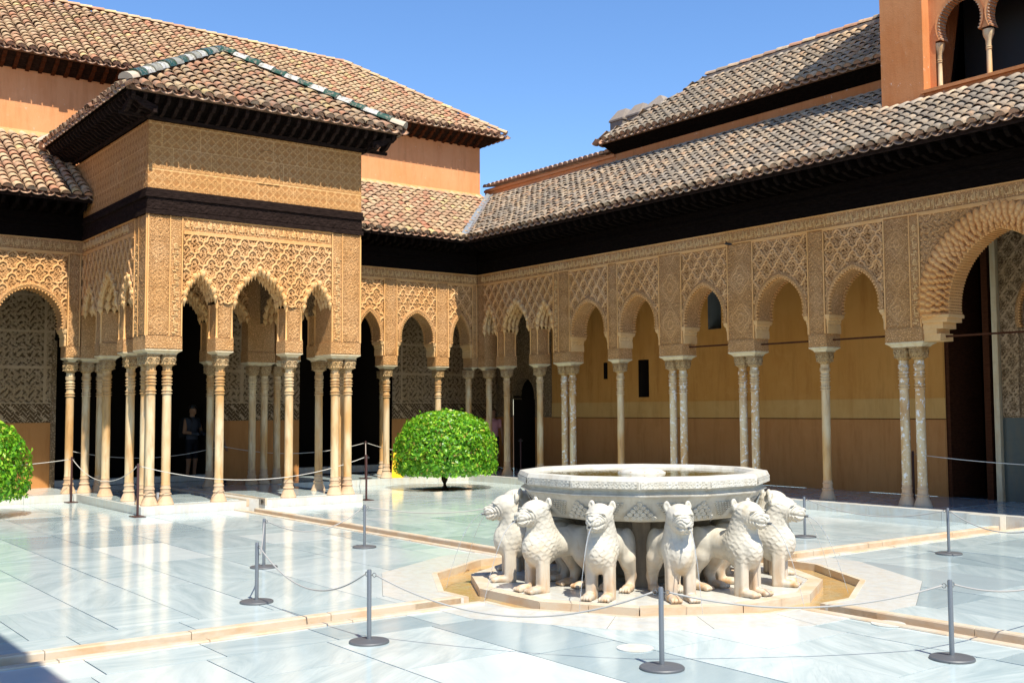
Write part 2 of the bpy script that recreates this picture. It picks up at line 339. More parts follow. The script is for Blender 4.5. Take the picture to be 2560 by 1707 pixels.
# ---------------------------------------------------------------- relief carving (height fields become real geometry)
def sstep(a, b, x): t = np.clip((x-a)/(b-a), 0, 1); return t*t*(3-2*t)
def ara(x, z, s=.095, ph=0.):                  # leaf-and-tendril carving, 0 floor .. 1 top
    u = x/s; v = z/s
    a = np.sin(2*np.pi*(u*.5+.23*np.sin(2*np.pi*v*.5+ph)))*np.sin(2*np.pi*(v*.5+.23*np.sin(2*np.pi*u*.5)))
    r = np.abs(np.sin(np.pi*(u+v)*1.0+1.9*np.sin(np.pi*v*.73+ph)))*np.abs(np.sin(np.pi*(u-v)*1.0+1.9*np.cos(np.pi*u*.61)))
    return sstep(.05, .55, np.abs(a)*.75+r*.55)
def seg_dist(px, pz, poly):
    d = np.full(px.shape, 9.)
    for (ax, az), (bx, bz) in zip(poly[:-1], poly[1:]):
        dx, dz = bx-ax, bz-az; L = dx*dx+dz*dz+1e-12
        t = np.clip(((px-ax)*dx+(pz-az)*dz)/L, 0, 1)
        d = np.minimum(d, np.hypot(px-ax-t*dx, pz-az-t*dz))
    return d
def lobed(a, b, style):                        # outline of one cell of the lattice, centred on the origin, tip at (0,b)
    P = []
    if style == 'diamond':
        for i in range(19):
            t = i/18; o = .085*a*abs(math.sin(3*math.pi*t)); P.append((-a/2+t*a/2-o*.8, t*b+o*.5))
        P += [(-x, z) for x, z in P[-2::-1]]
    elif style == 'arch':
        P = [(x*a, z*b) for x, z in ((-.5,-.1),(-.505,.04),(-.475,.17),(-.39,.255),(-.285,.28),(-.265,.31),(-.262,.46),(-.215,.63),(-.12,.78),(0,.86))]
        P += [(-x, z) for x, z in P[-2::-1]]
    else:                                      # 'scale': tall pointed leaf
        for i in range(15):
            t = i/14; P.append((-.47*a*(1-t**1.7)-.04*a*abs(math.sin(3*math.pi*t)), -.35*b+1.3*b*t))
        P += [(-x, z) for x, z in P[-2::-1]]
    return P
def lattice(x, z, a, b, style, x0=0, z0=0, pit=False):
    X = x-x0; Z = z-z0; d = np.full(x.shape, 9.); inner = np.full(x.shape, 9.)
    poly = lobed(a, b, style)
    for par in (0, 1):
        ox, oz = par*a/2, par*b
        jz = np.round((Z-oz)/(2*b))
        for k in (-1, 0, 1):
            lx = (X-ox)-np.round((X-ox)/a)*a; lz = (Z-oz)-(jz+k)*2*b
            d = np.minimum(d, seg_dist(lx, lz, poly))
            for sx in (-a, a):
                if style != 'scale': d = np.minimum(d, seg_dist(lx+sx, lz, poly))
            if pit: inner = np.minimum(inner, np.hypot(lx, (lz-.22*b)*1.0))
    w = .056*a
    rib = np.clip(1.25-(d/w)**2, 0, 1)**.5
    d2 = np.abs(d-w*2.6); rib2 = np.clip(1-(d2/(w*.55))**2, 0, 1)**.5
    grv = np.where(d < w*.22, -.010, 0)         # a groove runs along every rib
    fld = ara(X, Z, a*.26); h = .010+.020*fld
    if pit: h = np.where((fld < .42) & (d > w*1.15), -.085, h)
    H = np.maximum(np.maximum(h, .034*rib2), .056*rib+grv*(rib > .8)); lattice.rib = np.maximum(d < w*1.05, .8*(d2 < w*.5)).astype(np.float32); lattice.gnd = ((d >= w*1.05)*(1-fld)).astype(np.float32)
    return H
def relief(name, x0, x1, z0, z1, hf, mat, parent, y0=0., res=.0098, keep=None):
    nx = max(2, int((x1-x0)/res)); nz = max(2, int((z1-z0)/res))
    xs = np.linspace(x0, x1, nx+1); zs = np.linspace(z0, z1, nz+1); X, Z = np.meshgrid(xs, zs)
    lattice.rib = None; H = hf(X, Z); V = np.stack([X, y0-H, Z], -1).reshape(-1, 3); at = None if lattice.rib is None else (lattice.rib.ravel(), lattice.gnd.ravel())
    i = np.arange(nx*nz); r, c = i//nx, i % nx; a = r*(nx+1)+c
    F = np.stack([a, a+1, a+nx+2, a+nx+1], 1)
    if keep is not None:
        cx = (xs[:-1]+xs[1:])/2; cz = (zs[:-1]+zs[1:])/2; CX, CZ = np.meshgrid(cx, cz); F = F[keep(CX, CZ).ravel()]
        used, inv = np.unique(F.ravel(), return_inverse=True); V = V[used]; F = inv.reshape(-1, 4); at = at and (at[0][used], at[1][used])
    o = npobj(name, V, F, mat, parent, smooth=True)
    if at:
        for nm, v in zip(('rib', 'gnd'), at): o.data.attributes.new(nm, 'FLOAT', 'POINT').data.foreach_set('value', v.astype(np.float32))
    return o
def h_pier(x, z):                              # leaf work with lobed cartouches one above the other
    e = ara(x, z, .075)*.013; xc = (x.min()+x.max())/2; w = max(.08, (x.max()-x.min())/2-.02); P = 2.6*w
    u = (x-xc)/w; v = ((z-3.2)/P) % 1*2-1; d1 = np.abs(np.hypot(u*.95, v*1.0)-.62-.10*np.cos(4*np.arctan2(v, u))); d2 = np.abs(np.abs(u)+np.abs(v)*1.0-1.02); d3 = np.hypot(u, v)
    m = np.maximum(np.clip(1-d1/.07, 0, 1), np.clip(1-d2/.06, 0, 1)); m = np.maximum(m, np.clip(1-np.abs(d3-.24)/.07, 0, 1))
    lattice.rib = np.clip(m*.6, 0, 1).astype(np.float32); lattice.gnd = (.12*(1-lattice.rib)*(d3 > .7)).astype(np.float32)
    return np.maximum(e, np.clip(m*1.3, 0, 1)*.019)
def h_strap(x, z):                             # interlaced strapwork of the wall tiles
    u, v = (x+z)/.105, (x-z)/.105; a = np.abs(u % 1-.5) < .17; b = np.abs(v % 1-.5) < .17; k = ((np.floor(u)+np.floor(v)) % 3 > 0); m = (a & k) | (b & ~k) | ((np.abs(u % 4-2) < .3) & (np.abs(v % 4-2) < 1.2))
    lattice.rib = m.astype(np.float32); lattice.gnd = 1.2*(1-lattice.rib); return .008*lattice.rib
def h_wallpat(x, z):                           # bands of carved wall covering with plain borders
    bz = np.abs(((z-2.0)/.8) % 1-.5) > .465; bx = np.abs((x/1.15) % 1-.5) > .47; m = bz | bx
    g = ara(x, z, .15); lattice.rib = np.maximum(m, (g > .72)*.6).astype(np.float32); lattice.gnd = (1-g)*~m*.8; return np.where(m, .026, g*.024)
def h_band(x, z): return ara(x*1.1, z*.8, .07)*.012+.004*(np.sin(z*55) > .2)
def h_block(x, z): return ara(x, z, .062)*.010
def h_frz(x, z): return ara(x, z, .058)*.007
def h_up(x, z):                                # repeated square pattern of the pavilion's upper walls
    u = (x/.165) % 1-.5; v = (z/.165) % 1-.5; r = np.hypot(u, v); th = np.arctan2(v, u)
    star = np.clip(1-np.abs(r-.27-.07*np.cos(8*th))/.07, 0, 1); dot = np.clip(1-r/.11, 0, 1)
    x2 = np.clip(1-np.abs(np.abs(u)+np.abs(v)-.5)/.08, 0, 1)
    joint = np.where((np.abs((z/.41) % 1-.5) > .485) | (np.abs(((x+.21*np.floor(z/.41))/.72) % 1-.5) > .493), -.004, 0)
    lattice.rib = np.clip(star+dot+x2+(joint < 0), 0, 1).astype(np.float32); lattice.gnd = (1-lattice.rib)*.8
    return .015*np.maximum(np.maximum(star, dot), .6*x2)*(joint == 0)-joint*.5
# heights shared by every arcade
ZS, ZB, ZK, ZSP, ZP, ZF = .15, 2.92, 3.16, 3.50, 5.06, 5.335
DEP = .41
# ---- Arabic lettering of the friezes, shaped with presentation forms and set in visual order
def text_mesh(s, w, h, depth, mat, name):
    cu = bpy.data.curves.new(name, 'FONT'); cu.body = s; cu.extrude = .5; cu.resolution_u = 2; cu.size = 1; cu.offset = .022
    o = bpy.data.objects.new(name, cu); COL.objects.link(o)
    dg = bpy.context.evaluated_depsgraph_get(); me = bpy.data.meshes.new_from_object(o.evaluated_get(dg))
    bpy.data.objects.remove(o); n = len(me.vertices); co = np.empty(n*3, np.float32); me.vertices.foreach_get('co', co); co = co.reshape(-1, 3)
    lo, hi = co.min(0), co.max(0); q = np.empty_like(co)
    q[:, 0] = (co[:, 0]-lo[0])/(hi[0]-lo[0])*w; q[:, 2] = (co[:, 1]-lo[1])/(hi[1]-lo[1])*h; q[:, 1] = -(co[:, 2]-lo[2])/(hi[2]-lo[2])*depth
    me.vertices.foreach_set('co', q.ravel()); me.update(); me.materials.clear(); me.materials.append(mat)
    return me
MOTTO = '\ufdf2 \ufefb\ufe87 \ufe90\ufedf\ufe8e\ufecf \ufefb\ufeed'
T_FRZ = text_mesh(MOTTO, .385, .215, .016, M_TEXT, 'inscription')
T_VERT = text_mesh(MOTTO, .52, .165, .014, M_TEXT, 'inscription')
T_SMALL = text_mesh(MOTTO, .24, .12, .008, M_TEXT, 'inscription')
# ---- arches
def arch_curve(w, z0, z1, rise, n=15):         # pointed, slightly stilted; from the left springing over the apex to the right
    c = (rise*rise-w*w)/(2*w); Rr = w+c; t1 = math.acos(c/Rr) if c > 0 else math.acos(c/Rr)
    right = [(w*.97, z0), (w, (z0+z1)/2)]+[(-c+Rr*math.cos(t1*i/n), z1+Rr*math.sin(t1*i/n)) for i in range(n+1)]
    right[-1] = (0, right[-1][1])
    return [(-x, z) for x, z in right]+right[-2::-1]
def in_poly(x, z, poly):
    ins = np.zeros(x.shape, bool); n = len(poly)
    for i in range(n):
        (ax, az), (bx, bz) = poly[i], poly[(i+1) % n]
        if az == bz: continue
        ins ^= ((az > z) != (bz > z)) & (x < (bx-ax)*(z-az)/(bz-az)+ax)
    return ins
def shift(c, dx): return [(x+dx, z) for x, z in c]
def back_sheet(name, x0, x1, z0, z1, curves, mat, parent, y, res=.04):
    polys = [[(c[0][0], z0-1)]+c+[(c[-1][0], z0-1)] for c in curves]
    def keep(X, Z):
        k = np.ones(X.shape, bool)
        for p in polys: k &= ~in_poly(X, Z, p)
        return k
    return relief(name, x0, x1, z0, z1, lambda x, z: 0*x-.006*ara(x, z), mat, parent, y, res, keep)
def archivolt(parent, x, w, zsp, rise, zst=.14, dep=DEP, mat=None, toothed=True):
    outer = arch_curve(w, zsp, zsp+zst, rise); inner = arch_curve(w-.075, zsp, zsp+zst, rise-.11)
    m = MB(); n = len(outer)
    ys = (-.028, dep+.02)
    V = []
    for (ox, oz), (ix, iz) in zip(outer, inner):
        mx, mz = (ox+ix)/2, (oz+iz)/2
        V += [(x+ox, .02, oz), (x+ox, ys[0]+.012, oz), (x+mx, ys[0]-.014, mz), (x+ix, ys[0], iz), (x+ix, ys[1], iz), (x+ox, ys[1], oz)]
    F = []
    for i in range(n-1):
        for j in range(5): F.append((i*6+j, i*6+j+1, i*6+7+j, i*6+6+j))
    m.add(V, F); a = m.obj('archivolt', mat or M_STUC, parent, 'auto'); archivolt.last = a
    t = MB(); L = 0; step = .043
    if toothed:                                # serrated inner edges
        for k in range(n-1):
            (ax, az), (bx, bz) = inner[k], inner[k+1]; d = math.hypot(bx-ax, bz-az)
            for q in range(max(1, int(d/step))):
                f = (q+.5)/max(1, int(d/step)); cx_, cz_ = ax+(bx-ax)*f, az+(bz-az)*f; nx, nz = (bz-az)/d, -(bx-ax)/d
                tx, tz = (bx-ax)/d*.012, (bz-az)/d*.012
                for y0, y1 in ((-.03, .03), (dep-.04, dep+.025)):
                    A = [(x+cx_-tx-nx*.006, cz_-tz-nz*.006), (x+cx_+tx-nx*.006, cz_+tz-nz*.006), (x+cx_+tx+nx*.022, cz_+tz+nz*.022), (x+cx_-tx+nx*.022, cz_-tz+nz*.022)]
                    t.add([(p[0], y0, p[1]) for p in A]+[(p[0], y1, p[1]) for p in A], [(0,1,2,3),(7,6,5,4),(0,4,5,1),(1,5,6,2),(2,6,7,3),(3,7,4,0)])
        tag(t.obj('arch_teeth', M_MOLD, a), kind='stuff')
    return outer
def console(parent, x, side, z0=ZK, z1=ZSP, dep=DEP):   # stalactite corbel under the arch springing, side = +1 grows to +x
    m = MB(); n = 4; h = z1-z0
    m.box(min(x, x+side*.03), max(x, x+side*.03), .02, dep-.01, z0, z0+h*.45)
    for r in range(3):
        zz = z0+h*(.42+.16*r); d = .028+.017*r
        for k in range(n):
            y0 = .01+(dep-.02)*k/n; y1 = .01+(dep-.02)*(k+.86)/n
            a, b = sorted((x, x+side*d))
            m.frust([(a if side > 0 else b-.012, a+.012 if side > 0 else b, y0+.02, y1-.02, zz-.04), (a, b, y0, y1, zz), (a, b, y0, y1, zz+.05)])
    a, b = sorted((x-side*.004, x+side*.085)); m.box(a, b, -.02, dep+.02, z1-.045, z1+.006)
    a, b = sorted((x-side*.004, x+side*.07)); m.box(a, b, -.012, dep+.012, z1-.075, z1-.044)
    tag(m.obj('corbel', M_MUQ, parent), kind=None)
# ---- columns
def _col_meshes():
    m = MB(); r = .079
    prof = [(r*1.07, .50-ZS), (r*1.02, .53-ZS)]+[(r*(1.0-.02*i/6+.012*math.sin(math.pi*i/6)), .55-ZS+(2.13-.55)*i/6) for i in range(7)]
    z = 2.13
    for k, gap in enumerate((.0, .028, .085, .03, .03, .075, .0)):
        z += gap
        prof += [(r*.99, z-ZS), (r*1.22, z+.006-ZS), (r*1.22, z+.018-ZS), (r*.99, z+.024-ZS)]; z += .024
    prof += [(r*.98, z+.02-ZS), (r*.98, 2.47-ZS), (r*1.2, 2.476-ZS), (r*1.2, 2.492-ZS), (r*.97, 2.498-ZS), (r*1.0, 2.56-ZS), (r*1.02, 2.66-ZS)]
    m.lathe(prof, 22); sh = m.mesh('column', None, 'auto')
    m = MB(); m.lathe([(.150, 0), (.152, .02), (.140, .035), (.135, .06), (.115, .11), (.100, .145), (.094, .17), (.104, .175), (.108, .19), (.100, .205), (.088, .21), (.085, .28), (.094, .285), (.094, .30), (.084, .305), (.080, .352)], 22)
    ba = m.mesh('base', M_BASE, 'auto')
    m = MB(); secs = []; n = 32
    def ring(s, p, z): 
        out = []
        for j in range(n):
            t = 2*math.pi*j/n; c, q = math.cos(t), math.sin(t); d = (abs(c)**p+abs(q)**p)**(-1/p); out.append((s*d*c, s*d*q, z))
        return out
    for s, p, z in ((.078, 2, 2.60), (.082, 2.1, 2.625), (.105, 2.6, 2.640), (.122, 3.6, 2.665), (.126, 5, 2.70), (.130, 7, 2.76), (.130, 9, 2.795), (.118, 9, 2.80), (.118, 9, 2.812), (.136, 10, 2.816), (.136, 10, 2.835)): secs.append(ring(s, p, z-ZS))
    m.loft(secs)
    for f in range(4):                         # leaf knobs and roundels on each face
        ca, sa = math.cos(f*math.pi/2), math.sin(f*math.pi/2)
        def P(u, d, z): return (ca*d-sa*u, sa*d+ca*u, z-ZS)
        for u0 in (-.078, -.026, .026, .078):
            m.add([P(u0-.026, .118, 2.665), P(u0+.026, .118, 2.665), P(u0, .142, 2.655), P(u0, .118, 2.705)], [(0,1,2), (0,2,3), (2,1,3)])
        for u0 in (-.06, .06):
            A = [P(u0+.045*math.cos(2*math.pi*k/10), .128, 2.745+.04*math.sin(2*math.pi*k/10)) for k in range(10)]; B = [P(u0+.028*math.cos(2*math.pi*k/10), .142, 2.745+.025*math.sin(2*math.pi*k/10)) for k in range(10)]
            m.add(A+B, [(k, (k+1) % 10, 10+(k+1) % 10, 10+k) for k in range(10)])
    ca = m.mesh('capital', M_CAP, 'auto')
    return sh, ba, ca
C_SH, C_BA, C_CA = _col_meshes()
C_SHW = C_SH.copy(); C_SH.materials.append(M_COL); C_SHW.materials.append(M_COLW)
def column(parent, x, y, worn=False):
    c = inst('column', C_SHW if worn else C_SH, parent, (x, y, ZS), (0, 0, random.uniform(0, 6)))
    inst('base', C_BA, c, (0, 0, 0)); k = inst('capital', C_CA, c); k.rotation_euler = (0, 0, -c.rotation_euler[2])
    return c
def impost(parent, x0, x1, y0=0., y1=DEP, relief_sides=('front',)):
    m = MB(); m.frust([(x0+.07, x1-.07, y0+.07, y1-.07, 2.838), (x0+.065, x1-.065, y0+.065, y1-.065, 2.852), (x0+.05, x1-.05, y0+.05, y1-.05, 2.868), (x0+.008, x1-.008, y0+.008, y1-.008, 2.896), (x0, x1, y0, y1, 2.902), (x0, x1, y0, y1, ZB)])
    m.obj('abacus', M_BASE if False else M_CAPS, parent)
    m = MB(); m.box(x0+.002, x1-.002, y0+.004, y1-.004, ZB+.001, ZK); b = m.obj('impost_block', M_STUC, parent)
    relief('carved_face', x0+.012, x1-.012, ZB+.02, ZK-.02, h_block, M_STUC, b, y0+.003)
    return b
M_CAPS = mk_stone('abacus_marble', (.62, .52, .34, 1), (.50, .32, .14, 1), .5)
def pier(parent, x0, x1, ncol, z1=ZP, worn=False, band=None, cols=None, left_corner=False):
    impost(parent, x0, x1)
    m = MB(); m.box(x0+.012, x1-.012, .016, DEP-.012, ZK, z1); p = m.obj('pier', M_STUC, parent)
    xa, xb = x0+.03, x1-.03
    if band:                                   # strip of upright lettering beside the leafy field
        s = .17
        if band == 'r': fx0, fx1, bx = xa, xb-s-.02, xb-s
        else: fx0, fx1, bx = xa+s+.02, xb, xa
        relief('carved_field', fx0, fx1, ZK+.02, z1-.02, h_pier, M_STUC, p, .014)
        relief('lettered_strip', bx, bx+s, ZK+.02, z1-.02, h_frz, M_STUC, p, .014)
        k = 0; z = ZK+.05
        while z+.54 < z1: inst('inscription', T_VERT, p, (bx+.01, .010, z+.52), (0, R(90), 0)); z += .58
        xm = (fx1+bx)/2 if band == 'r' else (bx+s+fx0)/2
        MB().box(xm-.010, xm+.010, -.006, .02, ZK, z1).obj('fillet', M_MOLD, p)
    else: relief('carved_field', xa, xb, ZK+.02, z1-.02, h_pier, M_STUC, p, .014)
    m = MB()
    for a in (x0+.012, x1-.036): m.box(a, a+.024, -.012, .018, ZK, z1)
    m.obj('border_moulding', M_MOLD, p)
    xm = (x0+x1)/2
    for cx_ in (cols or ([xm] if ncol == 1 else [xm-.148, xm+.148])): column(parent, cx_, DEP/2, worn)
def bay(parent, x0, x1, style='diamond', a=.28, b=.18, apex=4.40, zoff=.0, pit=False):
    xm = (x0+x1)/2; w = (x1-x0)/2-.006
    rise = apex-ZSP-.14; outer = shift(arch_curve(w, ZSP, ZSP+.14, rise), xm)
    cut = [(x, z) for x, z in shift(arch_curve(w-.02, ZSP, ZSP+.14, rise-.02), xm)]
    cut = [(cut[0][0], 2)]+cut+[(cut[-1][0], 2)]
    hf = lambda X, Z: lattice(X, Z, a, b, style, xm, ZP-.22+zoff, pit)
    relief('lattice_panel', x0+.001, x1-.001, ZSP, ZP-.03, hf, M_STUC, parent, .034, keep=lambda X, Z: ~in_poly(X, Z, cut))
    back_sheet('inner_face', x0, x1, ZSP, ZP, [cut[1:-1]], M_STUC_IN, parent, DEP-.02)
    archivolt(parent, xm, w, ZSP, rise)
    console(parent, x0, 1); console(parent, x1, -1)
    m = MB(); m.box(x0-.012, x1+.012, -.014, .05, ZP-.034, ZP).obj('panel_rail', M_MOLD, parent)
def frieze(parent, x0, x1, z0=ZP, z1=ZF, tm=None, pitch=.40, texts=True, skip=None):
    m = MB(); m.box(x0, x1, .012, DEP-.02, z0+.001, z1); f = m.obj('frieze', M_STUC, parent)
    relief('carved_field', x0, x1, z0+.025, z1-.02, h_frz, M_STUC, f, .008, .016)
    MB().box(x0, x1, -.016, .014, z0, z0+.024).box(x0, x1, -.014, .014, z1-.02, z1-.001).obj('border_moulding', M_MOLD, f)
    if texts:
        n = int((x1-x0)/pitch); s = (x1-x0-n*pitch)/2
        for i in range(n): inst('inscription', T_FRZ, f, (x0+s+i*pitch+.01, .003, z0+.032))
# ---- muqarnas group: several stalactite arches under one lattice field
def muq_prof(w, z0, r):
    return [(-w, z0), (-.985*w, z0+.16*r), (-.90*w, z0+.34*r), (-.74*w, z0+.52*r), (-.52*w, z0+.70*r), (-.26*w, z0+.87*r), (0, z0+r), (.26*w, z0+.87*r), (.52*w, z0+.70*r), (.74*w, z0+.52*r), (.90*w, z0+.34*r), (.985*w, z0+.16*r), (w, z0)]
def _cell_mesh():
    m = MB(); n = 10                           # one stalactite: dome above, drop below
    m.lathe([(.003, -.085), (.009, -.07), (.012, -.05), (.030, -.022), (.040, .0), (.042, .03), (.030, .05)], n)
    return np.array(m.v), m.f
_CV, _CF = _cell_mesh()
def muqarnas(parent, xm, w, z0, r, dep=DEP, y0=-.03):
    prof = muq_prof(w, z0, r); m = MB(); P = []
    for (ax, az), (bx, bz) in zip(prof[:-1], prof[1:]):
        for k in range(6): f = k/6; P.append((ax+(bx-ax)*f, az+(bz-az)*f))
    P.append(prof[-1]); acc = 0; last = None; pts = []
    for p in P:
        if last is None or math.hypot(p[0]-last[0], p[1]-last[1]) >= .082: pts.append(p); last = p
    rows = 4
    for j in range(rows):
        yy = y0+.03+(dep-.02)*j/(rows-1)
        for i, (px, pz) in enumerate(pts):
            s = 1.0+.25*((i+j) % 2); dz = .03 if (i+j) % 2 else 0; ix = px*(1-.05*((j in (1, 2)))); iz = pz+(.045 if j in (1, 2) else .012)
            V = _CV*[s*.95, s*1.25, s*1.15]; m.add([(xm+ix+v[0], yy+v[1], iz+v[2]+dz) for v in V], _CF)
    tag(m.obj('muqarnas', M_MUQ, parent, True), kind='stuff')
    m = MB(); V = []; F = []                   # the solid soffit behind the stalactites
    for px, pz in prof: V += [(xm+px*1.06, .0, pz+.05), (xm+px*1.06, dep, pz+.05)]
    for i in range(len(prof)-1): F.append((2*i, 2*i+1, 2*i+3, 2*i+2))
    m.add(V, F).obj('soffit', M_MUQ, parent)
    m = MB()                                   # scalloped rim on the front: a small arch over every stalactite
    for i, (px, pz) in enumerate(pts):
        ang = math.atan2(pz-z0+.25*r, px); ox, oz = xm+px+.012*math.cos(ang), pz+.02
        m.tube([(ox+.048*math.cos(math.pi*k/9), y0-.004, oz+.070*math.sin(math.pi*k/9)) for k in range(10)], .011, 6)
    tag(m.obj('scalloped_rim', M_MOLD, parent, True), kind='stuff')
    return [(xm+px*1.0, pz+.02) for px, pz in prof]
def slim_pier(parent, x0, x1, z1, dep=DEP):    # block, carved field and colonnettes between stalactite arches
    impost(parent, x0, x1)
    m = MB(); m.box(x0+.035, x1-.035, .035, dep-.035, ZK, z1); p = m.obj('pier', M_STUC, parent)
    relief('carved_field', x0+.06, x1-.06, ZK+.01, z1-.01, h_pier, M_STUC, p, .03)
    for a in (x0+.03, x1-.03):
        for y in (.03, dep-.03):
            m = MB(); m.lathe([(.030, ZK), (.030, ZK+.02), (.020, ZK+.035), (.019, z1-.09), (.026, z1-.08), (.022, z1-.07), (.034, z1-.03), (.034, z1)], 10, a, y); m.obj('colonnette', M_MOLD, p, 'auto')
def muq_group(parent, xL, xR, ops, piers, zsp=3.79, style='diamond', a=.24, b=.17, pit=False, zoff=0):
    cuts = []
    for x0, x1, ap in ops: cuts.append(muqarnas(parent, (x0+x1)/2, (x1-x0)/2-.01, zsp, ap-zsp-.06))
    polys = [[(c[0][0], 2)]+c+[(c[-1][0], 2)] for c in cuts]
    lo, hi = ops[0][0], ops[-1][1]
    def keep(X, Z):
        k = np.ones(X.shape, bool)
        for p in polys: k &= ~in_poly(X, Z, p)
        return k
    relief('lattice_panel', xL, xR, zsp, ZP-.03, lambda X, Z: lattice(X, Z, a, b, style, (xL+xR)/2, ZP-.2+zoff, pit), M_STUC, parent, .034, keep=keep)
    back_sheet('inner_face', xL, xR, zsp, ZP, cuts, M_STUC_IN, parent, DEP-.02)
    MB().box(xL, xR, -.014, .05, ZP-.034, ZP).obj('panel_rail', M_MOLD, parent)
    for x0, x1 in piers: slim_pier(parent, x0, x1, zsp); column(parent, (x0+x1)/2, DEP/2)
def tie_rod(parent, x0, x1, z, y=.2, r=.016): MB().box(x0, x1, y-r, y+r, z-r, z+r).obj('tie_rod', M_DOOR, parent)
# ---------------------------------------------------------------- roofs of barrel tiles
def _tile_arr(L=.40, r0=.097, r1=.074, lift=.044, n=7, t=.013):
    V = []
    for s, r, z in ((0, r0, lift), (L, r1, 0)):
        for i in range(n+1): a = math.pi*i/n; V.append((r*math.cos(a), s, z+r*.82*math.sin(a)))
    for i in range(n+1): a = math.pi*i/n; V.append(((r0-t)*math.cos(a), .004, lift+(r0-t)*.82*math.sin(a)))
    F = []
    for i in range(n): F.append((i, i+n+1, i+n+2, i+1)); F.append((i, i+1, 2*n+3+i, 2*n+2+i))
    return np.array(V), np.array(F)
_TV, _TF = _tile_arr()
def TRS(loc, rz): return Matrix.Translation(loc) @ Matrix.Rotation(rz, 4, 'Z')
class Roof:
    def __init__(s, thing, frame, mat, eave_mat=None, pitch=.225, expo=.215, seed=1):
        s.t = thing; s.fr = frame; s.mat = mat; s.em = eave_mat or M_EAVE; s.T = []; s.part = None; s.p = pitch; s.e = expo; s.rg = random.Random(seed); s.ev = MB()
    def slope(s, O, ang_z, run, rise, u0, u1, clip=None, poly=None, eave=True, name='roof_slope', s0=0.):
        "O: point on the eave line; ang_z: direction of the eave; the slope climbs to its left by rise over run"
        Ls = math.hypot(run, rise); U = Vector((math.cos(ang_z), math.sin(ang_z), 0)); H = Vector((-math.sin(ang_z), math.cos(ang_z), 0))
        Sd = (H*run+Vector((0, 0, rise))).normalized(); N = U.cross(Sd)
        M = Matrix(((U.x, Sd.x, N.x, O[0]), (U.y, Sd.y, N.y, O[1]), (U.z, Sd.z, N.z, O[2]), (0, 0, 0, 1)))
        poly = poly or [(u0, 0), (u1, 0), (u1, Ls), (u0, Ls)]
        V = [tuple(M @ Vector((u, q, -.012))) for u, q in poly]+[tuple(M @ Vector((u, q, -.10))) for u, q in poly]; n = len(poly)
        m = MB().add(V, [tuple(range(n)), tuple(range(2*n-1, n-1, -1))]+[(i, i+n, (i+1) % n+n, (i+1) % n) for i in range(n)])
        o = m.obj(name, M_PAN, s.t); s.part = s.part or o
        nu = int((u1-u0)/s.p)
        for i in range(nu+1):
            u = u0+(u1-u0)*(i+.5)/(nu+1); k = 0; jit = s.rg.uniform(-.012, .012)
            while True:
                q = s0+k*s.e
                if q > Ls-.16: break
                if clip is None or clip(u, q+.1):
                    s.T.append(M @ Matrix.Translation((u+jit+s.rg.uniform(-.012, .012), q-.05+s.rg.uniform(-.02, .02)-(.05 if s.rg.random() < .02 else 0), s.rg.uniform(-.004, .007))) @ Matrix.Rotation(s.rg.uniform(-.07, .07)*(2.2 if s.rg.random() < .04 else 1), 4, 'Z'))
                k += 1
            if eave:                           # mortared ends and the row of upturned tiles under them
                s.ev.M = M; n2 = 8
                s.ev.add([(u, -.045, .03)]+[(u+.084*math.cos(math.pi*a/n2), -.047, .034+.069*math.sin(math.pi*a/n2)) for a in range(n2+1)], [(0, a+1, a+2) for a in range(n2)])
                uc = u+.5*s.p; A = []
                for r_, yy in ((.118, -.085), (.100, -.085), (.100, .10), (.118, .10)): A.append([(uc+r_*math.cos(math.pi+math.pi*a/n2), yy, .020+r_*.62*math.sin(math.pi+math.pi*a/n2)) for a in range(n2+1)])
                for P, Q in zip(A[:-1], A[1:]): s.ev.add(P+Q, [(a, a+1, n2+2+a, n2+1+a) for a in range(n2)])
                s.ev.M = None
        return M
    def finish(s, most=300):
        key = []
        for i, M in enumerate(s.T):
            w = ndc((s.fr @ M).translation); key.append((0 if w and abs(w[0]) < 1 and abs(w[1]) < 1 else 1, w[2] if w else 999, i))
        key.sort(); one = [k[2] for k in key[:most]]; rest = [k[2] for k in key[most:]]
        me = np_mesh('roof_tile', _TV, _TF, s.mat, True)
        for i in one:
            o = bpy.data.objects.new('roof_tile', me); o.matrix_basis = s.T[i]; link(o, s.part)
        if rest:
            V = np.concatenate([_TV, np.ones((len(_TV), 1))], 1); A = np.stack([np.array(s.T[i]) for i in rest])
            W = np.einsum('nij,kj->nki', A, V)[:, :, :3].reshape(-1, 3); F = (_TF[None]+np.arange(len(rest))[:, None, None]*len(_TV)).reshape(-1, 4)
            tag(npobj('roof_tiles', W, F, s.mat, s.part, True), kind='stuff')
        if s.ev.v: tag(s.ev.obj('eave_tile_ends', s.em, s.part, True), kind='stuff')
def coping_tile(parent, M, mat, r=.11, L=.34):
    n = 8; V = []
    for s_, rr, z in ((0, r, .02), (L, r*.9, 0)):
        for i in range(n+1): a = math.pi*i/n; V.append(tuple(M @ Vector((rr*math.cos(a), s_, z+rr*.85*math.sin(a)))))
    F = [(i, i+1, n+2+i, n+1+i) for i in range(n)]+[tuple(range(n+1)), tuple(range(2*n+1, n, -1))]
    return MB().add(V, F).obj('ridge_tile', mat, parent, 'auto')
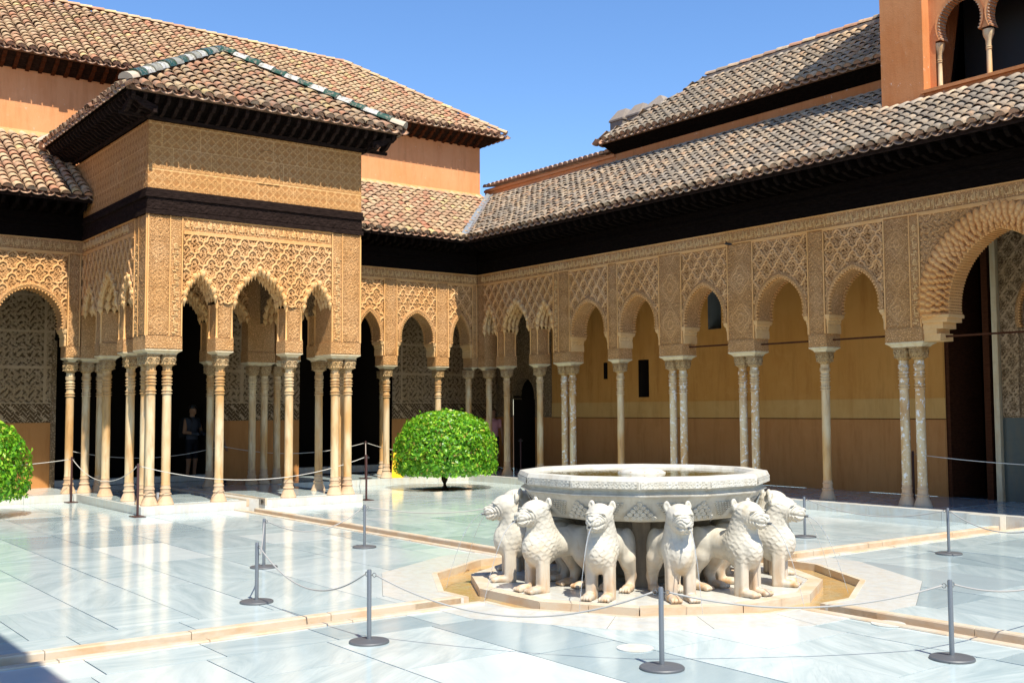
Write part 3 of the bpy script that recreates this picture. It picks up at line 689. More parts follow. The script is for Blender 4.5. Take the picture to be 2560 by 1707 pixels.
def rafters(parent, x0, x1, y_in, y_out, z_in, z_out, pitch=.27, mat=None, w=.036, h=.11):
    "carved rafter ends under an eave; local frame of the wall (y grows into the wall)"
    m = MB(); prof = [(y_in, z_in), (y_in, z_in-h), (y_in+.45*(y_out-y_in), z_in-h+.35*(z_out-z_in)), (y_in+.7*(y_out-y_in), z_in-h*.75+.7*(z_out-z_in)), (y_in+.86*(y_out-y_in), z_in-h*1.02+.86*(z_out-z_in)), (y_out, z_out-h*.55), (y_out, z_out)]
    m.add([(-w, y, z) for y, z in prof]+[(w, y, z) for y, z in prof], [tuple(range(7)), tuple(range(13, 6, -1))]+[(i, (i+1) % 7, (i+1) % 7+7, i+7) for i in range(7)])
    me = m.mesh('rafter', mat or M_WOOD2); n = int((x1-x0)/pitch)
    for i in range(n+1): inst('rafter', me, parent, (x0+(x1-x0)*(i+.5)/(n+1), 0, 0))
def holed_wall(name, x0, x1, z0, z1, y, holes, mat, parent, hf=None):
    xs = sorted({x0, x1, *[h[0] for h in holes], *[h[1] for h in holes]}); zs = sorted({z0, z1, *[h[2] for h in holes], *[h[3] for h in holes]})
    xs = [x for x in xs if x0 <= x <= x1]; zs = [z for z in zs if z0 <= z <= z1]; m = MB()
    for a, b in zip(xs[:-1], xs[1:]):
        for c, d in zip(zs[:-1], zs[1:]):
            mx, mz = (a+b)/2, (c+d)/2
            if any(h[0] < mx < h[1] and h[2] < mz < h[3] for h in holes): continue
            m.add([(a, y, c), (b, y, c), (b, y, d), (a, y, d)], [(0, 1, 2, 3)])
    bm_o = m.obj(name, mat, parent); return bm_o
# ---------------------------------------------------------------- the ground under everything
gm = MB().add([(-300, -300, -.16), (300, -300, -.16), (300, 300, -.16), (-300, 300, -.16)], [(0, 1, 2, 3)])
tag(gm.obj('ground', M_GROUND), kind='structure')
# ---------------------------------------------------------------- long shaded arcade on the right (local x = -X, y into the wall)
FR_S = TRS((0, -7.85, 0), math.pi)
A = empty('arcade', (0, -7.85, 0), math.pi)
tag(A, 'long shaded arcade of carved stucco arches on slender marble columns, right of fountain', 'arcade')
PS = [(-11.137, -10.496, 2, None), (-9.20, -8.838, 1, None), (-7.587, -6.89, 2, None), (-5.667, -4.98, 2, None), (-3.72, -3.32, 1, None), (-2.115, -1.39, 2, 'r')]
for i, (a, b, n, bd) in enumerate(PS): pier(A, a, b, n, worn=i in (0, 2, 3, 5), band='l' if i == 0 else bd)
pier(A, 1.39, 2.115, 2, band='l')
bay(A, -10.496, -9.20, 'scale', .30, .19); bay(A, -8.838, -7.587, 'diamond', .277, .18, pit=True); bay(A, -6.89, -5.667, 'arch', .31, .205, 4.43)
bay(A, -4.98, -3.72, 'diamond', .31, .2, pit=True); bay(A, -3.32, -2.115, 'arch', .32, .21, pit=True)
bay(A, 2.115, 3.32, 'arch', .31, .2)
# corner pier and the three stalactite arches beside it
impost(A, -14.25, -13.94); p_ = MB().box(-14.25, -13.952, .016, DEP-.012, ZK, ZP).obj('pier', M_STUC, A)
relief('carved_field', -14.25, -13.97, ZK+.02, ZP-.02, h_pier, M_STUC, p_, .014); column(A, -14.03, DEP/2)
muq_group(A, -13.95, -11.137, [(-13.94, -13.43, 4.46), (-13.085, -12.07, 4.56), (-11.74, -11.137, 4.42)], [(-13.43, -13.085), (-12.07, -11.74)], style='scale', a=.30, b=.20)
frieze(A, -14.25, 3.3)
# the wide central arch
def wide_arch(parent, xm, w, zsp, apex):
    rise = apex-zsp-.12; outer = shift(arch_curve(w, zsp, zsp+.12, rise, 28), xm); cut = [(outer[0][0], 2)]+outer+[(outer[-1][0], 2)]
    inn = shift(arch_curve(w-.46, zsp, zsp+.12, rise-.34, 28), xm)
    relief('lattice_panel', xm-w, xm+w, zsp, ZP-.03, lambda X, Z: ara(X, Z, .11)*.03, M_STUC, parent, .02, keep=lambda X, Z: ~in_poly(X, Z, cut))
    MB().box(xm-w, xm+w, -.02, .05, ZP-.034, ZP).obj('panel_rail', M_MOLD, parent)
    m = MB(); V = []; F = []
    for (ox, oz), (ix, iz) in zip(outer, inn):
        V += [(ox, -.01, oz), (ox*.5+ix*.5, .02, oz*.5+iz*.5), (ix, .04, iz), (ix, DEP, iz)]
    for i in range(len(outer)-1):
        for j in range(3): F.append((i*4+j, i*4+j+1, i*4+5+j, i*4+4+j))
    m.add(V, F); a_ = m.obj('archivolt', M_STUC, parent, 'auto')
    sc = MB()                                  # fluted shells round the arch, three rings
    def along(c, step):
        out = []; acc = 0
        for (ax, az), (bx, bz) in zip(c[:-1], c[1:]):
            d = math.hypot(bx-ax, bz-az)
            while acc < d: out.append((ax+(bx-ax)*acc/d, az+(bz-az)*acc/d)); acc += step
            acc -= d
        return out
    for ring, (k, r_, yy) in enumerate(((.06, .095, -.040), (.26, .078, -.042), (.44, .070, -.036), (.61, .062, -.028), (.77, .054, -.018), (.91, .044, -.002))):
        cv = [(o[0]*(1-k)+i_[0]*k, o[1]*(1-k)+i_[1]*k) for o, i_ in zip(outer, inn)]
        for q, (px, pz) in enumerate(along(cv, .118 if ring % 2 == 0 else .098)):
            n = 10; secs = []; an = math.atan2(pz-zsp, px-xm); ca, sa = math.cos(an), math.sin(an)
            for rr, y in ((1, .06), (.97, .02), (.86, -.004), (.80, .010), (.62, -.012), (.55, .002), (.30, -.020), (.02, -.024)):
                secs.append([(px+ca*r_*1.15*rr*math.cos(2*math.pi*j/n)-sa*r_*.72*rr*math.sin(2*math.pi*j/n), yy+y*.7, pz+sa*r_*1.15*rr*math.cos(2*math.pi*j/n)+ca*r_*.72*rr*math.sin(2*math.pi*j/n)) for j in range(n)])
            sc.loft(secs)
    tag(sc.obj('fluted_shells', M_MOLD, a_, 'auto'), kind='stuff')
    t = MB(); 
    for px, pz in along(inn, .05): t.box(px-.012, px+.012, .03, DEP, pz-.02, pz+.012)
    tag(t.obj('arch_teeth', M_MOLD, a_), kind='stuff')
    for sd in (-1, 1):
        m = MB(); x = xm+sd*w; 
        def bxs(d, y0, y1, z0, z1): a, b = sorted((x, x-sd*d)); m.box(a, b, y0, y1, z0, z1)
        bxs(.30, .03, DEP, zsp-.42, zsp-.30); bxs(.24, .02, DEP, zsp-.30, zsp-.22); bxs(.36, .01, DEP, zsp-.22, zsp-.12); bxs(.46, -.02, DEP+.01, zsp-.12, zsp-.05); bxs(.50, -.04, DEP+.02, zsp-.05, zsp)
        m.obj('corbel', M_MUQ, parent)
wide_arch(A, 0, 1.39, 3.33, 5.0)
for a, b, z in ((-6.89, -5.667, 3.09), (-4.98, -3.72, 3.05), (-3.32, -2.115, 3.05), (-1.39, 1.39, 2.985)): tie_rod(A, a, b, z)
# step and gallery floor
m = MB(); x = -14.6
k = 0
while x < 4:
    L = 1.35 if k % 3 else 1.05
    MB().box(x, x+L-.006, -.32-.0015*(k % 2), .0, -.15, ZS).obj('step_block', M_STEP, A); x += L; k += 1
MB().box(-.42, .12, -.50, -.325, -.15, ZS+.004).obj('channel_mouth', M_STEP, A)
k = 0; x = -14.6
while x < 4: MB().box(x, x+1.5-.006, .005, 2.4, -.1, ZS-.003*(k % 2)).obj('floor_slab', M_FLOOR, A); x += 1.5; k += 1
# back wall: dado, pale band, ochre plaster, small openings
BY = 2.30
HW = [(-11.90, -11.75, 2.58, 3.0), (-10.62, -10.25, 2.10, 3.02), (-8.29, -7.89, 3.63, 4.59)]
holed_wall('dado', -14.0, -2.4, ZS, 1.60, BY, [], M_DADO, A); MB().box(-14.0, -2.4, BY-.012, BY+.05, 1.60, 1.985).obj('pale_band', M_BAND, A)
MB().box(-14.0, -2.4, BY-.02, BY+.05, 1.585, 1.60).obj('band_edge', M_DOOR, A)
w_ = holed_wall('back_wall', -14.0, -2.4, 1.985, 5.30, BY, HW, M_OCHRE, A)
for i, (a, b, c, d) in enumerate(HW):
    dp = .7; m = MB(); mt = M_DARKIN if i < 2 else mk_plaster('skylit_reveal', (.20, .22, .22, 1), (.26, .28, .28, 1), (.12, .13, .13, 1))  # third window's grey paints in sky light falling on its reveal
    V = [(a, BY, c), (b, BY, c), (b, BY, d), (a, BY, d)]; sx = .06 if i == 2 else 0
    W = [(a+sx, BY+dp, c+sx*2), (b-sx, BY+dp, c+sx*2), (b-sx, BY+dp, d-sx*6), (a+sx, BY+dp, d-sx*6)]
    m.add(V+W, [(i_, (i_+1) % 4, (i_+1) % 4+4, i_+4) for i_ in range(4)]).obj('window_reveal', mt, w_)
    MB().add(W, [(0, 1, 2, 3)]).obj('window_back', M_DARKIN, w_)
# carved end of the gallery and its small arched doorway
HD = [(-15.75, -14.75, ZS, 2.75)]
holed_wall('carved_end_wall', -16.6, -14.0, 1.60, 5.30, BY, [(-15.75, -14.75, 1.6, 2.75)], M_STUC_IN, A); holed_wall('dado', -16.6, -14.0, ZS, 1.60, BY, [(-15.75, -14.75, ZS, 1.6)], M_DADO, A)
relief('carved_field', -14.7, -14.02, 1.64, 5.2, lambda X, Z: ara(X, Z, .12)*.016, M_STUC_IN, A, BY-.004, .022); relief('carved_field', -16.4, -14.02, 2.9, 5.2, lambda X, Z: ara(X, Z, .14)*.02, M_STUC_IN, A, BY-.006, .025)
dc = shift(arch_curve(.5, 2.1, 2.2, .52), -15.25)
m = MB(); V = []; 
for (x, z) in dc: V += [(x, BY-.03, z), (x+(x+15.25)*.16, BY-.03, z+.07), (x, BY+.3, z)]
F = []
for i in range(len(dc)-1): F += [(i*3, i*3+1, i*3+4, i*3+3), (i*3, i*3+3, i*3+5, i*3+2)]
m.add(V, F).obj('door_arch', M_STUC_IN, A)
relief('carved_field', -15.75, -14.75, 2.1, 2.76, lambda X, Z: 0*X, M_STUC_IN, A, BY-.001, .03, keep=lambda X, Z: ~in_poly(X, Z, [(dc[0][0], 1)]+dc+[(dc[-1][0], 1)]))
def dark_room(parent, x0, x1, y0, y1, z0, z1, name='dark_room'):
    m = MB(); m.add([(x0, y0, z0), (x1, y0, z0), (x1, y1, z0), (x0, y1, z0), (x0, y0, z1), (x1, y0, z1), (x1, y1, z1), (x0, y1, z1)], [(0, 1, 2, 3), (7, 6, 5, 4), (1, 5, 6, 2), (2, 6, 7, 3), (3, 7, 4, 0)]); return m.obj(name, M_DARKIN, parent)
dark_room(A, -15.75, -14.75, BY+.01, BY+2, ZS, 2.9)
# doorway and jamb behind the wide arch
dark_room(A, -2.42, -1.38, BY-.004, BY+3, ZS-.01, 5.32); MB().box(-2.46, -2.38, BY+.001, BY+.1, ZS, 5.3).obj('seal_strip', M_DOOR, A)  # thin strip added to seal the slit where light leaks beside the doorway
MB().box(-2.36, -2.30, BY-.02, BY+1.1, ZS, 4.6).obj('door_leaf', M_DOOR, A)
MB().box(-1.62, -1.50, BY-.03, BY+.06, ZS, 5.2).obj('door_frame', M_DOOR, A)
MB().box(-1.37, -1.27, BY-.16, BY+.25, ZS, 5.25).obj('jamb', M_CAPS, A)
MB().box(-1.27, 3.4, BY-.06, BY+.2, 1.62, 5.30).obj('portal_wall', M_STUC_IN, A); MB().box(-1.27, 3.4, BY-.065, BY+.2, ZS, 1.62).obj('portal_dado', M_DPANEL, A)
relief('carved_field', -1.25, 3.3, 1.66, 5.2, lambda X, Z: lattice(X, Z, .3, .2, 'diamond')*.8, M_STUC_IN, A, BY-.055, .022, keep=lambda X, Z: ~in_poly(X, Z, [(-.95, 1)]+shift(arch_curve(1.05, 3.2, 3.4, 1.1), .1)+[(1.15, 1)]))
archivolt(A, .1, 1.05, 3.2, 1.1, .2, .1); archivolt.last.location.y = BY-.12
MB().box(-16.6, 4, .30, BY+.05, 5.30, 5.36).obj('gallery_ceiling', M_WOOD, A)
MB().box(3.4, 4.0, .02, BY, ZS, 5.3).obj('return_wall', M_OCHRE, A)
# eaves: deep carved timber frieze, soffit, rafters
OV = .80
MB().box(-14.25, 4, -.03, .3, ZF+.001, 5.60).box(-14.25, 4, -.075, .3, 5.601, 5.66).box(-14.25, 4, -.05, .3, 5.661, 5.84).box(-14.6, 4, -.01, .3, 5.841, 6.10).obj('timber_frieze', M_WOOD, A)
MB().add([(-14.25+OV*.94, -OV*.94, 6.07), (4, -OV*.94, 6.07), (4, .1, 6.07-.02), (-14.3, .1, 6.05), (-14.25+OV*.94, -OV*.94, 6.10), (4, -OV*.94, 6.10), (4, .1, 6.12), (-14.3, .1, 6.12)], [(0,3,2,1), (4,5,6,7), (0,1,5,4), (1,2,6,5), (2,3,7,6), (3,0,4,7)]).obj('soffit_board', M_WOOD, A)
rafters(A, -13.7, 4, .02, -OV*.92, 6.02, 6.06, .26, M_WOOD, h=.17)
MB().add([(-14.25+OV*.98, -OV*.98, 6.03), (4, -OV*.98, 6.03), (4, -OV*.94, 6.03), (-14.25+OV*.98, -OV*.94, 6.03), (-14.25+OV*.98, -OV*.98, 6.13), (4, -OV*.98, 6.13), (4, -OV*.94, 6.13), (-14.25+OV*.98, -OV*.94, 6.13)], [(0,3,2,1), (4,5,6,7), (0,1,5,4), (1,2,6,5), (2,3,7,6), (3,0,4,7)]).obj('eave_board', M_WOOD2, A)
# lower roof, valley against the end gallery
SL = .63; RUN = 2.15+OV
rf = Roof(A, FR_S, M_TILE_G, seed=3)
U0, U1 = -14.25+.65, 4.0; Ls = math.hypot(RUN, RUN*SL); cs = RUN/Ls
rf.slope((0, -OV, 6.165), 0, RUN, RUN*SL, U0-RUN, U1, clip=lambda u, q: u > U0+.10-q*cs and (u < -2.78 or q*cs < 1.70), poly=[(U0, 0), (U1, 0), (U1, 1.88/cs), (-2.70, 1.88/cs), (-2.70, Ls), (U0-RUN, Ls)], eave=False)
M0 = Matrix(((1, 0, 0, 0), (0, cs, -SL*cs, -OV), (0, SL*cs, cs, 6.165), (0, 0, 0, 1)))
nn = int((U1-U0)/.225)
for i in range(nn):
    u = U0+.1+(U1-U0-.1)*(i+.5)/nn; rf.ev.M = M0; n2 = 8
    rf.ev.add([(u, -.045, .03)]+[(u+.086*math.cos(math.pi*a/n2), -.047, .034+.07*math.sin(math.pi*a/n2)) for a in range(n2+1)], [(0, a+1, a+2) for a in range(n2)])
    Q = []
    for r_, yy in ((.118, -.085), (.100, -.085), (.100, .10), (.118, .10)): Q.append([(u+.11+r_*math.cos(math.pi+math.pi*a/n2), yy, .020+r_*.62*math.sin(math.pi+math.pi*a/n2)) for a in range(n2+1)])
    for P, W in zip(Q[:-1], Q[1:]): rf.ev.add(P+W, [(a, a+1, n2+2+a, n2+1+a) for a in range(n2)])
    rf.ev.M = None
rf.finish()
# ---------------------------------------------------------------- end gallery behind the pavilion (local x = to the right, y into the wall)
FR_E = TRS((14.25, 0, 0), -math.pi/2)
B = empty('gallery', (14.25, 0, 0), -math.pi/2)
tag(B, 'sunlit end gallery of stucco arches behind the pavilion, meeting the long arcade at the corner', 'arcade')
for sg in (1, -1):
    def X2(a, b): return (a, b) if sg > 0 else (-b, -a)
    pier(B, *X2(2.17, 2.45), 1, cols=[sg*2.30]); pier(B, *X2(3.87, 4.22), 1); pier(B, *X2(5.014, 5.42), 1)
    bay(B, *X2(2.45, 3.87), 'arch', .345, .225, 4.43); bay(B, *X2(4.22, 5.014), 'arch', .40, .24, 4.37)
pier(B, 6.543, 6.954, 1); pier(B, 7.672, 7.85, 1, cols=[7.70])
bay(B, 5.42, 6.543, 'arch', .27, .20, 4.385); bay(B, 6.954, 7.672, 'arch', .36, .24, 4.38)
frieze(B, 2.15, 7.84); frieze(B, -5.6, -2.15)
XW_ = 2.25
for a, b in ((-5.6, -2.1), (1.55, 3.86), (6.6, 10.1)):
    holed_wall('dado', a, b, ZS, 1.58, XW_, [], M_DADO, B)
    relief('interlaced_tile_band', a, b, 1.58, 2.0, h_strap, M_STUC_IN, B, XW_-.003, .016)
    relief('carved_wall', a, b, 2.0, 5.3, h_wallpat, M_STUC_IN, B, XW_, .02)
    MB().box(a, b, XW_+.03, XW_+.3, ZS, 5.3).obj('wall_core', M_DARKIN, B)
MB().box(-2.16, -2.06, XW_-.05, XW_+.1, ZS, 3.4).obj('door_jamb', M_STUC_IN, B)
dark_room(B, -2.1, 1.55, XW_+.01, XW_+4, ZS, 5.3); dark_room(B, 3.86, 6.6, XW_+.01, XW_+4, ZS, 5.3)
MB().box(3.86, 6.6, XW_+.6, XW_+.9, ZS, ZS+.18).obj('threshold', M_STEP, B); MB().box(-2.1, 1.55, XW_+.1, XW_+.4, ZS, ZS+.14).obj('threshold', M_STEP, B)
for x in (4.55, 5.9): column(B, x, 1.55)
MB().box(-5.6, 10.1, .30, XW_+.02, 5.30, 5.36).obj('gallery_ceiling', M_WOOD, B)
MB().box(-5.7, -5.6, .02, XW_, ZS, 5.3).obj('return_wall', M_DARKIN, B)
k = 0; x = -6.0
while x < 7.8:
    L = min(1.4, 7.8-x)
    if not (-2.2 < x+L/2 < 2.2):
        MB().box(x, x+L-.006, -.03-.0015*(k % 2), .02, -.15, ZS).obj('step_block', M_STEP, B)
    k += 1; x += L
k = 0; x = -6.0
while x < 10: MB().box(x, x+1.5-.006, .025, XW_+.1, -.1, ZS-.003*(k % 2)-.001).obj('floor_slab', M_FLOOR, B); x += 1.5; k += 1
for a, b, s_ in ((2.15, 7.85-.03, 1), (-6, -2.15, -1)):
    MB().box(a, b, -.03, .3, ZF+.001, 5.60).box(a, b, -.075, .3, 5.601, 5.66).box(a, b, -.05, .3, 5.661, 5.84).box(a, b+(.3 if s_ > 0 else 0), -.01, .3, 5.841, 6.10).obj('timber_frieze', M_WOOD, B)
    MB().box(a, b-.02*(s_ > 0), -.62, .1, 6.072, 6.102).obj('soffit_board', M_WOOD, B)
    rafters(B, a, b-.7*(s_ > 0), .02, -.60, 6.02, 6.06, .26, M_WOOD, h=.17)
    MB().box(a, b-.66*(s_ > 0), -.645, -.615, 6.03, 6.13).obj('eave_board', M_WOOD2, B)
OE = .65; RE = 2.15+OE; LE = math.hypot(RE, RE*SL); ce = RE/LE
rg = Roof(B, FR_E, M_TILE, seed=7)
rg.slope((0, -OE, 6.165), 0, RE, RE*SL, 2.35, 7.05, clip=None, poly=[(2.2, 0), (7.05, 0), (7.05+RE, LE), (2.2, LE)])
rg.slope((0, -OE, 6.165), 0, RE, RE*SL, 7.05, 7.05+RE, clip=lambda u, q: u < 7.05-.12+q*ce, poly=[(7.04, .0), (7.05, .01), (7.05, .02)], eave=False, name='roof_corner')
rg.slope((0, -OE, 6.165), 0, RE, RE*SL, -6.5, -2.15)
rg.finish()
v0 = Vector((7.05, -OE, 6.19)); v1 = Vector((7.05+RE, 2.15, 6.19+RE*SL)); d_ = (v1-v0).normalized(); s_ = Vector((d_.y, -d_.x, 0)).normalized()*.10; m = MB()
V = [v0-d_*.12-s_+Vector((0, 0, .15)), v0-d_*.12+Vector((0, 0, .10)), v0-d_*.12+s_+Vector((0, 0, .15)), v1-s_+Vector((0, 0, .15)), v1+Vector((0, 0, .10)), v1+s_+Vector((0, 0, .15))]
m.add([tuple(v) for v in V], [(0, 1, 4, 3), (1, 2, 5, 4)]).obj('valley_gutter', M_ZINC, B)
# ---------------------------------------------------------------- the pavilion (local x to the right, y into it)
FR_P = TRS((10.28, 0, 0), -math.pi/2)
P = empty('pavilion', (10.28, 0, 0), -math.pi/2)
tag(P, 'square stucco pavilion with stalactite arches and tiled hip roof, jutting into the court at left', 'pavilion')
HWP = 2.16; DP = 3.97
def pav_side(loc, rz, x0, x1, full, corner=True, front=False):
    "one side of the pavilion as a part: an arch screen in its own frame"
    f = bpy.data.objects.new('arch_screen', MB().box(x0, x1, .012, DEP-.02, ZP+.001, ZF).mesh('arch_screen', M_STUC)); f.location = loc; f.rotation_euler = (0, 0, rz); link(f, P)
    return f
def fill_side(f, piers, ops, group, style, a, b, pit, x0, x1):
    muq_group(f, group[0], group[1], ops, piers, style=style, a=a, b=b, pit=pit)
    relief('frieze_field', x0, x1, ZP+.025, ZF-.02, h_frz, M_STUC, f, .008, .016)
    MB().box(x0, x1, -.016, .014, ZP, ZP+.024).box(x0, x1, -.014, .014, ZF-.02, ZF-.001).obj('border_moulding', M_MOLD, f)
    n = int((group[1]-group[0])/.42)
    for i in range(n): inst('inscription', T_FRZ, f, (group[0]+.02+i*.42, .002, ZP+.045))
def corner_pier(x0, x1, y0, y1, cols):
    impost(P, x0, x1, y0, y1)
    p_ = MB().box(x0+.012, x1-.012, y0+.014, y1-.012, ZK, ZP).obj('pier', M_STUC, P)
    for cx_, cy_ in cols: column(P, cx_, cy_)
corner_pier(-2.16, -1.49, 0, .68, [(-1.98, .20), (-1.69, .20), (-1.98, .50)])
corner_pier(1.49, 2.16, 0, .68, [(1.69, .20), (1.98, .20), (1.98, .50)])
def carved_face(name, loc, rz, x0, w, letters_right):
    h = bpy.data.objects.new(name, MB().box(x0+.013, x0+.037, -.012, .012, ZK, ZF).box(x0+w-.037, x0+w-.013, -.012, .012, ZK, ZF).mesh(name, M_MOLD)); h.location = loc; h.rotation_euler = (0, 0, rz); link(h, P)
    s_ = .19; bx = x0+w-.045-s_ if letters_right else x0+.045
    fx = (x0+.04, bx-.03) if letters_right else (bx+s_+.03, x0+w-.04)
    relief('carved_field', *fx, ZK+.02, ZF-.02, h_pier, M_STUC, h, .010); relief('lettered_strip', bx, bx+s_, ZK+.02, ZF-.02, h_frz, M_STUC, h, .010)
    fm = fx[1]+.015 if letters_right else fx[0]-.015; MB().box(fm-.009, fm+.009, -.010, .012, ZK, ZF).obj('fillet', M_MOLD, h)
    z = ZK+.04
    while z+.54 < ZF: inst('inscription', T_VERT, h, (bx+.02, .004, z+.53), (0, R(90), 0)); z += .56
carved_face('carved_face', (0, 0, 0), 0, -2.16, .67, True); carved_face('carved_face', (0, 0, 0), 0, 1.49, .67, False)
# left side: its own frame has x to the right as seen from the left; right end at the near corner
SIDE_L = ((-2.16, 0, 0), R(-90)); SIDE_R = ((2.16, 0, 0), R(90))
carved_face('carved_face', (-2.16, 0, 0), R(-90), -.68, .68, False); carved_face('carved_face', (2.16, 0, 0), R(90), 0, .68, True)
f = pav_side((0, 0, 0), 0, -1.49, 1.49, True)
fill_side(f, [(-.87, -.52), (.52, .89)], [(-1.48, -.87, 4.36), (-.52, .52, 4.50), (.89, 1.48, 4.34)], (-1.49, 1.49), 'arch', .32, .22, True, -1.49, 1.49)
for loc, rz, sgn in ((SIDE_L[0], SIDE_L[1], -1), (SIDE_R[0], SIDE_R[1], 1)):
    q = (lambda a, b: (-b, -a)) if sgn < 0 else (lambda a, b: (a, b))
    f = pav_side(loc, rz, *q(.69, DP), True)
    prs = sorted([q(1.23, 1.58), q(2.68, 3.03)]); ops = sorted([(*q(.69, 1.23), 4.34), (*q(1.58, 2.68), 4.50), (*q(3.03, 3.70), 4.36)])
    fill_side(f, prs, ops, q(.69, DP-.02), 'scale', .26, .2, False, *q(.69, DP))
f = pav_side((0, DP+.02, 0), 0, -1.49, 1.49, True)
fill_side(f, [(-.87, -.52), (.52, .89)], [(-1.48, -.87, 4.36), (-.52, .52, 4.50), (.89, 1.48, 4.34)], (-1.49, 1.49), 'arch', .32, .22, False, -1.49, 1.49)
corner_pier(-2.16, -1.49, DP+.02, DP+.42, [(-1.98, DP+.2), (-1.69, DP+.2)]); corner_pier(1.49, 2.16, DP+.02, DP+.42, [(1.69, DP+.2), (1.98, DP+.2)])
# frieze over the corner piers, timber band, upper walls
for a in (-2.16, 1.49): MB().box(a+.012, a+.658, .014, .67, ZP, ZF).obj('pier_head', M_STUC, P)
for nm, e, z0, z1 in (('timber_band', .035, ZF+.001, 5.42), ('timber_band', .012, 5.421, 5.64), ('timber_band', .05, 5.641, 5.70), ('timber_band', .028, 5.701, 5.80)):
    m = MB(); m.box(-HWP-e, HWP+e, -e, .3, z0, z1).box(-HWP-e, -HWP+.3, .3, DP+.1, z0, z1).box(HWP-.3, HWP+e, .3, DP+.1, z0, z1).obj(nm, M_WOOD2, P)
relief('carved_timber', -HWP, HWP, 5.43, 5.635, lambda X, Z: ara(X, Z, .10)*.012, M_WOOD2, P, -.013, .014)
ZU = 7.03
MB().box(-HWP+.01, HWP-.01, .012, .3, 5.80, ZU).box(-HWP+.014, -HWP+.3, .3, DP+1.6, 5.80, ZU).box(HWP-.3, HWP-.014, .3, DP+1.6, 5.80, ZU).obj('upper_wall', M_STUC, P)
def shield(X, Z, cx_, cz_):                    # round-headed blazon with crossed bands
    x, z = X-cx_, Z-cz_; d = np.where(z > .1, np.hypot(x, z-.1)-.22, np.maximum(np.abs(x)-.22, -z-.32))
    rim = np.clip(1-np.abs(d)/.022, 0, 1)*.022; ins = d < -.02
    figs = (np.clip(1-np.abs(x-.55*(z+.12))/.03, 0, 1)+np.clip(1-np.abs(x+.55*(z+.12))/.03, 0, 1))*(z < -.02)+np.clip(1-np.abs(np.hypot(x, (z-.14)*1.4)-.11)/.02, 0, 1)
    return rim, np.where(ins, .012+.012*np.clip(figs, 0, 1), 0), d < .02
def h_upper(X, Z):
    r_, i_, k = shield(X, Z, .13, 6.45); return np.where(k, np.maximum(r_, i_), h_up(X, Z))
relief('carved_field', -HWP, HWP, 5.802, ZU-.002, h_upper, M_STUC_UP, P, .0, .011)
def h_upper2(X, Z):
    x = X+1.6; z = Z-6.35; d = np.where(z > .1, np.hypot(x, z-.1)-.16, np.maximum(np.abs(x)-.16, -z-.3)); return np.where(d < .02, np.clip(1-np.abs(d)/.02, 0, 1)*.016+.006, h_up(X, Z))
o = relief('carved_field', -DP-1.2, 0, 5.802, ZU-.002, h_upper2, M_STUC_UP, P, .0, .013); o.location = (-HWP, 0, 0); o.rotation_euler = (0, 0, R(-90))
MB().box(-2.1, 2.1, .3, DP+.3, 6.0, 6.06).obj('ceiling', M_WOOD, P)
# step
MB().box(-2.20, -.20, -.03, .9, -.15, ZS).box(.12, 2.20, -.03, .9, -.15, ZS-.001).box(-.20, .12, .25, .9, -.15, ZS-.002).box(-2.2, 2.2, .9, DP+.05, -.15, ZS-.003).obj('step_block', M_STEP, P)
for i, (a, b, c, d) in enumerate(((-2.15, -1.2, .35, 1.6), (-1.19, -.25, .35, 1.6), (.15, 1.1, .35, 1.6), (1.11, 2.15, .35, 1.6), (-2.15, -.25, 1.61, 3.9), (.15, 2.15, 1.61, 3.9))): MB().box(a, b, c, d, ZS-.05, ZS+.006).obj('floor_slab', M_FLOOR, P)
MB().box(-.25, -.20, -.034, 3.9, ZS-.1, ZS+.03).box(.12, .16, -.034, 3.9, ZS-.1, ZS+.03).obj('channel_kerb', M_KERB, P)
# eaves and roof
OP = .585; ZE = 7.415; cyc = DP/2+.14; half = HWP+OP; RISE = 1.79
def ring4(e, z): return [(-HWP-e, -e, z), (HWP+e, -e, z), (HWP+e, 2*cyc+e, z), (-HWP-e, 2*cyc+e, z)]
MB().loft([ring4(.03, ZU-.005), ring4(.05, ZU+.07), ring4(.12, ZU+.08), ring4(.14, ZU+.13), ring4(OP-.05, ZE-.06), ring4(OP-.02, ZE-.06), ring4(OP-.02, ZE+.0)]).obj('soffit', M_WOOD, P)
for loc, rz, a, b in (((0, 0, 0), 0, -HWP-.55, HWP+.55), ((-HWP, 0, 0), R(-90), -2*cyc-.5, .55), ((HWP, 0, 0), R(90), -.55, 2*cyc+.5)):
    h = bpy.data.objects.new('rafter_row', MB().box(a, b, -.10, -.04, ZU+.0, ZU+.06).mesh('rafter_row', M_WOOD2)); h.location = loc; h.rotation_euler = (0, 0, rz); link(h, P)
    rafters(h, a, b, .0, -OP+.04, ZU+.13, ZE-.062, .21, M_WOOD2, .032, .12)
rp = Roof(P, FR_P, M_TILE_P, seed=9, pitch=.225, expo=.225)
Lp = math.hypot(half, RISE); cp_ = half/Lp
yb = 2*cyc/2
for ang in (0, 90, 180, 270):
    c_, s_ = math.cos(R(ang)), math.sin(R(ang)); ox, oy = s_*half, yb-c_*half
    rp.slope((ox, oy, ZE+.02), R(ang), half, RISE, -half, half, clip=lambda u, q: abs(u) < half-.14-q*cp_, poly=[(-half, 0), (half, 0), (0, Lp)], eave=True)
rp.finish(300)
apex = Vector((0, yb, ZE+RISE+.05))
